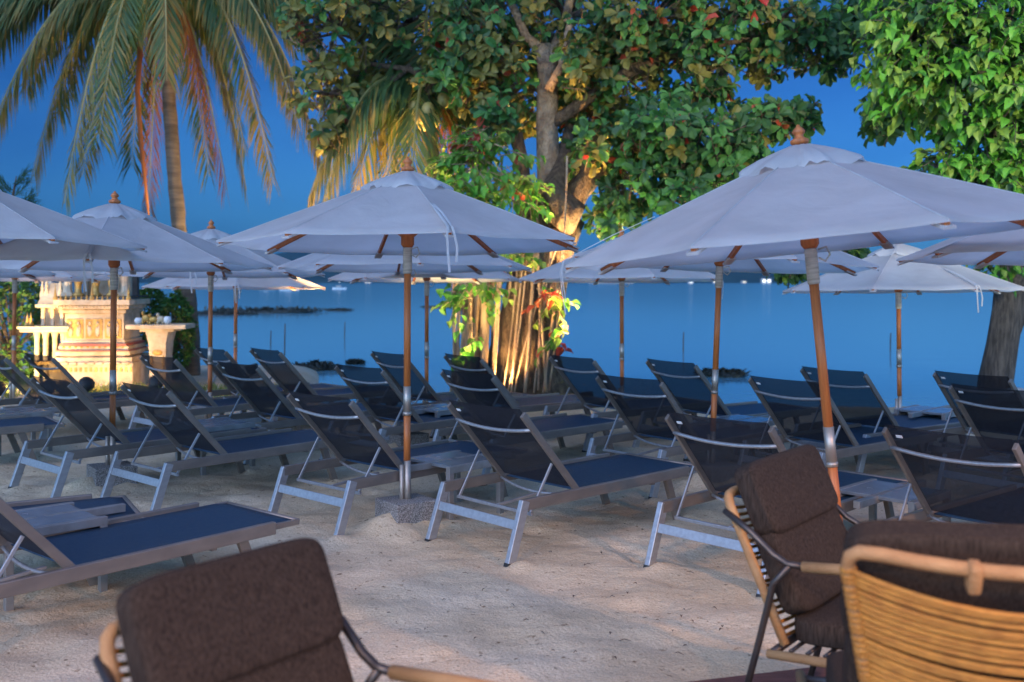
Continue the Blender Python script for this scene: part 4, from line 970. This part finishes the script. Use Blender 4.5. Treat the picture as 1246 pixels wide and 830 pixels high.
flood('garden_floodlight', 'added lamp on the sand aimed at the right half of the big tree crown', 745, 474, 15.2, PX(850, 80, 14.4), 2000, (1.0, .86, .48), 44)  # unseen lamp, put in to brighten the right-hand crown leaves
flood('garden_floodlight', 'added lamp among the hanging roots of the big tree', 575, 478, 13.2, PX(585, 215, 13.75), 420, (1.0, .72, .30), 46)  # unseen lamp, added to raise the brightness of the vine
flood('garden_floodlight', 'lamp below the tall coconut palm', 306, 476, 17.4, PX(205, 20, 17.4), 2500, (1.0, .66, .28), 27)
flood('garden_floodlight', 'lamp lighting the left half of the big tree crown', 476, 474, 15.1, PX(440, 60, 15.2), 4600, WARM, 46)

# ------------------------------------------------------------------ small things
rg = random.Random(3)
# grass strip round the shrine
mb = MB()
for i in range(2600):
    px = rg.uniform(70, 345) if rg.random() < .8 else rg.uniform(-20, 90); Y = rg.uniform(14.0, 15.3); x = (px-CX)*Y/F
    if mnoise.noise(Vector((x*1.4, Y*1.4, 0))) < -.12: continue
    g = gz(x, Y); h = rg.uniform(.06, .20); d = Vector((rg.uniform(-.5,.5), rg.uniform(-.5,.5), 1)).normalized(); w_ = .008
    b = Vector((x, Y, g-.01)); mb.add([b+Vector((w_,0,0)), b-Vector((w_,0,0)), b+d*h*.6+Vector((w_*.7,0,0)), b+d*h*.6-Vector((w_*.7,0,0)), b+d*h+Vector((d.x*h*.4,d.y*h*.4,-.02))], [(0,1,3,2),(2,3,4)])
q = mb.build('grass', M['grass']); tag(q, 'strip of grass tufts on the sand before the shrine', 'grass', kind='stuff')
def rock(name, label, px, py, sx, sy, sz, matn, group, z=SEA, seed=0, Y=None):
    if Y is None: Y = F*(HCAM-z)/(py-HY)
    x = (px-CX)*Y/F; mb = MB(); mb.pillow((0,0,0), (sx,sy,sz), None, .85, 26)
    mb.v = [tuple(Vector(v)*(1+.5*mnoise.noise(Vector((v[0]*2.2/max(sx,.3)*1.5+seed, v[1]*3/max(sy,.3), v[2]*3+seed))))) for v in mb.v]
    if matn == 'stonew':
        mb.v = [(v[0], v[1], v[2]*.55) for v in mb.v]; rw = random.Random(seed); base = list(mb.v)
        for v in base:
            for _ in range(3):
                p = Vector(v)*rw.uniform(.75, 1.25); ln = rw.uniform(.05, .14)*max(1, sy*.9)
                if p.z > -.02: leaf(mb, Vector((p.x, p.y, max(0, p.z)*.8)), Vector((rw.uniform(-1,1), rw.uniform(-1,1), rw.uniform(0,.8))), Vector((0,0,1)), ln, ln*.5, 0, .2)
    q = mb.build(name, M[matn], sm=False, loc=(x, Y, z)); tag(q, label, 'rock', group); return q
rock('rock', 'dark seaweed-covered rock in the shallows left of the central pole', 386, 449, 1.0, .9, .34, 'stonew', 'dark rocks in the shallows', seed=1)
rock('rock', 'small dark rock near the water left of the main pole', 432, 443, .28, .25, .10, 'stonew', 'dark rocks in the shallows', seed=2)
rock('rock', 'dark rock in the shallows right of the leaning orange pole', 880, 457, .95, .8, .34, 'stonew', 'dark rocks in the shallows', seed=3)
rock('rock', 'long dark shoal on the water to the left', 325, 380, 7.0, 3.0, .55, 'stonew', 'dark shoals far out on the water', seed=4)
rock('rock', 'thin dark shoal at the left, nearest the palm trunk', 262, 383, 4.2, 2.0, .35, 'stonew', 'dark shoals far out on the water', seed=5)
rock('rock', 'short dark shoal behind the central umbrella pole, left side', 413, 378, 1.6, 1.2, .35, 'stonew', 'dark shoals far out on the water', seed=6)
rock('rock', 'faint shoal right of the central pole on the water', 530, 374, 2.0, 1.0, .16, 'stonew', 'dark shoals far out on the water', seed=7)
for i, (px, py, s_, lb) in enumerate(((1212,478,.34,'pale stone left-most of the pair beside the right tree trunk'),(1234,474,.5,'pale boulder at the right edge beside the right tree trunk'))):
    rock('shore_stone', lb, px, py, s_, s_*.8, s_*.6, 'palestone', 'pale stones by the right trunk', seed=10+i, z=gz((px-CX)*15.2/F, 15.2)+.02, Y=15.2)
def stake(px, y0, y1, label, r=.018):
    Y = F*(HCAM-SEA)/(y1-HY); x = (px-CX)*Y/F; h = (y1-y0)*Y/F; mb = MB(); mb.tube([(0,0,-.4),(.01,0,h*.5),(.02,0,h)], [r,r,r*.8], 7)
    tag(mb.build('mooring_stake', M['stake'], sm=True, loc=(x, Y, SEA)), label, 'stake', 'thin stakes standing in the sea')
stake(346, 394, 432, 'tallest thin stake standing in the sea at left'); stake(329, 402, 422, 'short thin stake in the sea, left of a taller one')
stake(831, 404, 428, 'thin stake in the sea left of the leaning orange pole'); stake(1083, 405, 428, 'thin stake in the sea at right beside the small umbrella pole'); stake(419, 392, 412, 'thin stake in the sea left of the main pole')
# boats and far lights
def boat(px, py, ln, label, col='white'):
    Y = F*(HCAM-SEA)/(py-HY); x = (px-CX)*Y/F; r = empty('moored_boat', (x, Y, SEA)); tag(r, label, 'boat', 'boats moored off the far shore')
    mb = MB(); n = 10; vs = []
    for i in range(n+1):
        t = -1+2*i/n; w_ = .24*ln*(1-abs(t)**3*.9)*.5; sh_ = .10*ln*(1+.5*t*t*.6)
        vs += [(t*ln/2, -w_, sh_), (t*ln/2, -w_*.5, -.1), (t*ln/2, w_*.5, -.1), (t*ln/2, w_, sh_)]
    mb.add(vs, [(i*4+j, i*4+(j+1) % 4, i*4+4+(j+1) % 4, i*4+4+j) for i in range(n) for j in range(4)]+[(0,3,2,1),(n*4,n*4+1,n*4+2,n*4+3)]); mb.build('hull', M[col], r)
    mb = MB(); mb.box((-ln*.05,0,.10*ln+.09*ln), (ln*.36,ln*.15,ln*.16)); mb.build('cabin', M['housew'], r, bevel=.03)
    mb = MB(); mb.tube([(0,0,.2*ln),(0,0,.5*ln)], .04, 6); mb.build('mast', M['stake'], r)
    mb = MB(); mb.pillow((0,0,.5*ln), (.2,.2,.2), None, 1, 8); mb.build('anchor_light', M['litw'], r)
boat(325, 352, 4.2, 'white boat with a bright light, left of the other far boat'); boat(352, 353, 4.6, 'white boat without glare right of the brightest far boat'); boat(413, 352, 3.6, 'small boat under the far central umbrella')
boat(52, 352, 4, 'boat with a light seen between the hedge and the shrine')
def house(px, wpx, hpx, nwin, label, matl='lit', Y=1500):
    x = (px-CX)*Y/F; W_, H_ = wpx*Y/F, hpx*Y/F; r = empty('shore_building', (x, Y, SEA)); tag(r, label, 'building', 'lit buildings on the far shore')
    mb = MB(); mb.box((0,0,H_/2), (W_,8,H_)); mb.build('wall', M['housew'], r)
    mb = MB(); mb.add([(-W_*.53,-5,H_),(W_*.53,-5,H_),(W_*.53,5,H_),(-W_*.53,5,H_),(-W_*.4,0,H_*1.4),(W_*.4,0,H_*1.4)], [(0,1,5,4),(2,3,4,5),(1,2,5),(3,0,4),(0,3,2,1)]); mb.build('roof', M['stonew'], r)
    for i in range(nwin):
        mb = MB(); mb.box((-W_/2+W_*(i+.5)/nwin, -4.02, H_*.45), (W_/nwin*.62, .1, H_*.55)); mb.build('window', M[matl], r)
house(738, 44, 5, 9, 'long warmly lit building on the far shore beside the far right-of-tree umbrella pole')
house(764, 14, 4, 3, 'short lit building next to the long one on the far shore'); house(840, 7, 6, 1, 'small bright white lit hut on the far shore at the hill foot', 'litw'); house(873, 12, 4, 3, 'low lit house just right of the leaning orange pole on the far shore')
house(932, 12, 6, 2, 'bright pair of lights on a house where the far hill ends', 'litw'); house(905, 6, 3, 1, 'faint lit hut left of the bright pair on the far shore'); house(448, 8, 5, 2, 'small lit house on the far shore left of the main umbrella pole'); house(60, 8, 6, 2, 'lit house seen above the hedge beside the small spirit house')
# fallen red leaf and twigs
Yq = F*HCAM/(645-HY); mb = MB()
for i in range(3): leaf(mb, Vector((.02*i,0,.02)), Vector((.5-.9*i,.3*i-.2,.12)), Vector((0,0,1)), .10, .05, 0, .3)
tag(mb.build('fallen_leaf', M['dryleaf'], loc=((607-CX)*Yq/F, Yq, gz(0, Yq)+.02)), 'curled dark red fallen leaf below the lounger right of the stone block', 'leaf')
more_ = [(rg.uniform(430, 880), rg.uniform(640, 815)) for _ in range(46)]
for i, (px, py) in enumerate(more_):
    Y = F*HCAM/(py-HY); x = (px-CX)*Y/F; mb = MB(); ln = rg.uniform(.012, .028); a = rg.uniform(0, 6.3)
    leaf(mb, Vector((0,0,.004)), Vector((math.cos(a), math.sin(a), rg.uniform(.05,.4))), Vector((0,0,1)), ln, ln*.55, 0, .4)
    tag(mb.build('dry_leaf_scrap', M['twig'], loc=(x, Y, gz(x, Y)+.014)), 'tiny dark scrap of dry leaf on the open sand', 'leaf', 'dry leaf scraps on the open sand')
for i, (px, py) in enumerate(((588,722),(682,722),(624,741),(660,776),(745,730),(716,690),(566,700),(840,700),(760,785),(700,650),(826,800),(540,735),(320,600),(255,640),(760,640),(870,745),(640,760),(700,800))):
    Y = F*HCAM/(py-HY); x = (px-CX)*Y/F; a = rg.random()*3.1; ln = rg.uniform(.010, .028); mb = MB()
    mb.tube([(-ln*math.cos(a),-ln*math.sin(a),.004),(0,.006,.008),(ln*math.cos(a),ln*math.sin(a),.003)], [.0015,.0022,.0012], 5)
    tag(mb.build('twig', M['twig'], sm=True, loc=(x, Y, gz(x, Y)+.012)), 'small dark dry twig lying on the open sand', 'twig', 'twigs scattered on the open sand')

# dusk air over the sea: far things fade to blue
mb = MB(); mb.box((0, 2450, 60), (7200, 6100, 130))
hz = mb.build('haze', bpy.data.materials.new('dusk_air')); tag(hz, kind='stuff')
hm = hz.data.materials[0]; hm.use_nodes = True; hm.node_tree.nodes.clear()
ho = hm.node_tree.nodes.new('ShaderNodeOutputMaterial'); pv_ = hm.node_tree.nodes.new('ShaderNodeVolumePrincipled')
pv_.inputs['Color'].default_value = (.22, .60, 1.0, 1); pv_.inputs['Density'].default_value = .00009; pv_.inputs['Anisotropy'].default_value = .2
hm.node_tree.links.new(pv_.outputs[0], ho.inputs['Volume'])
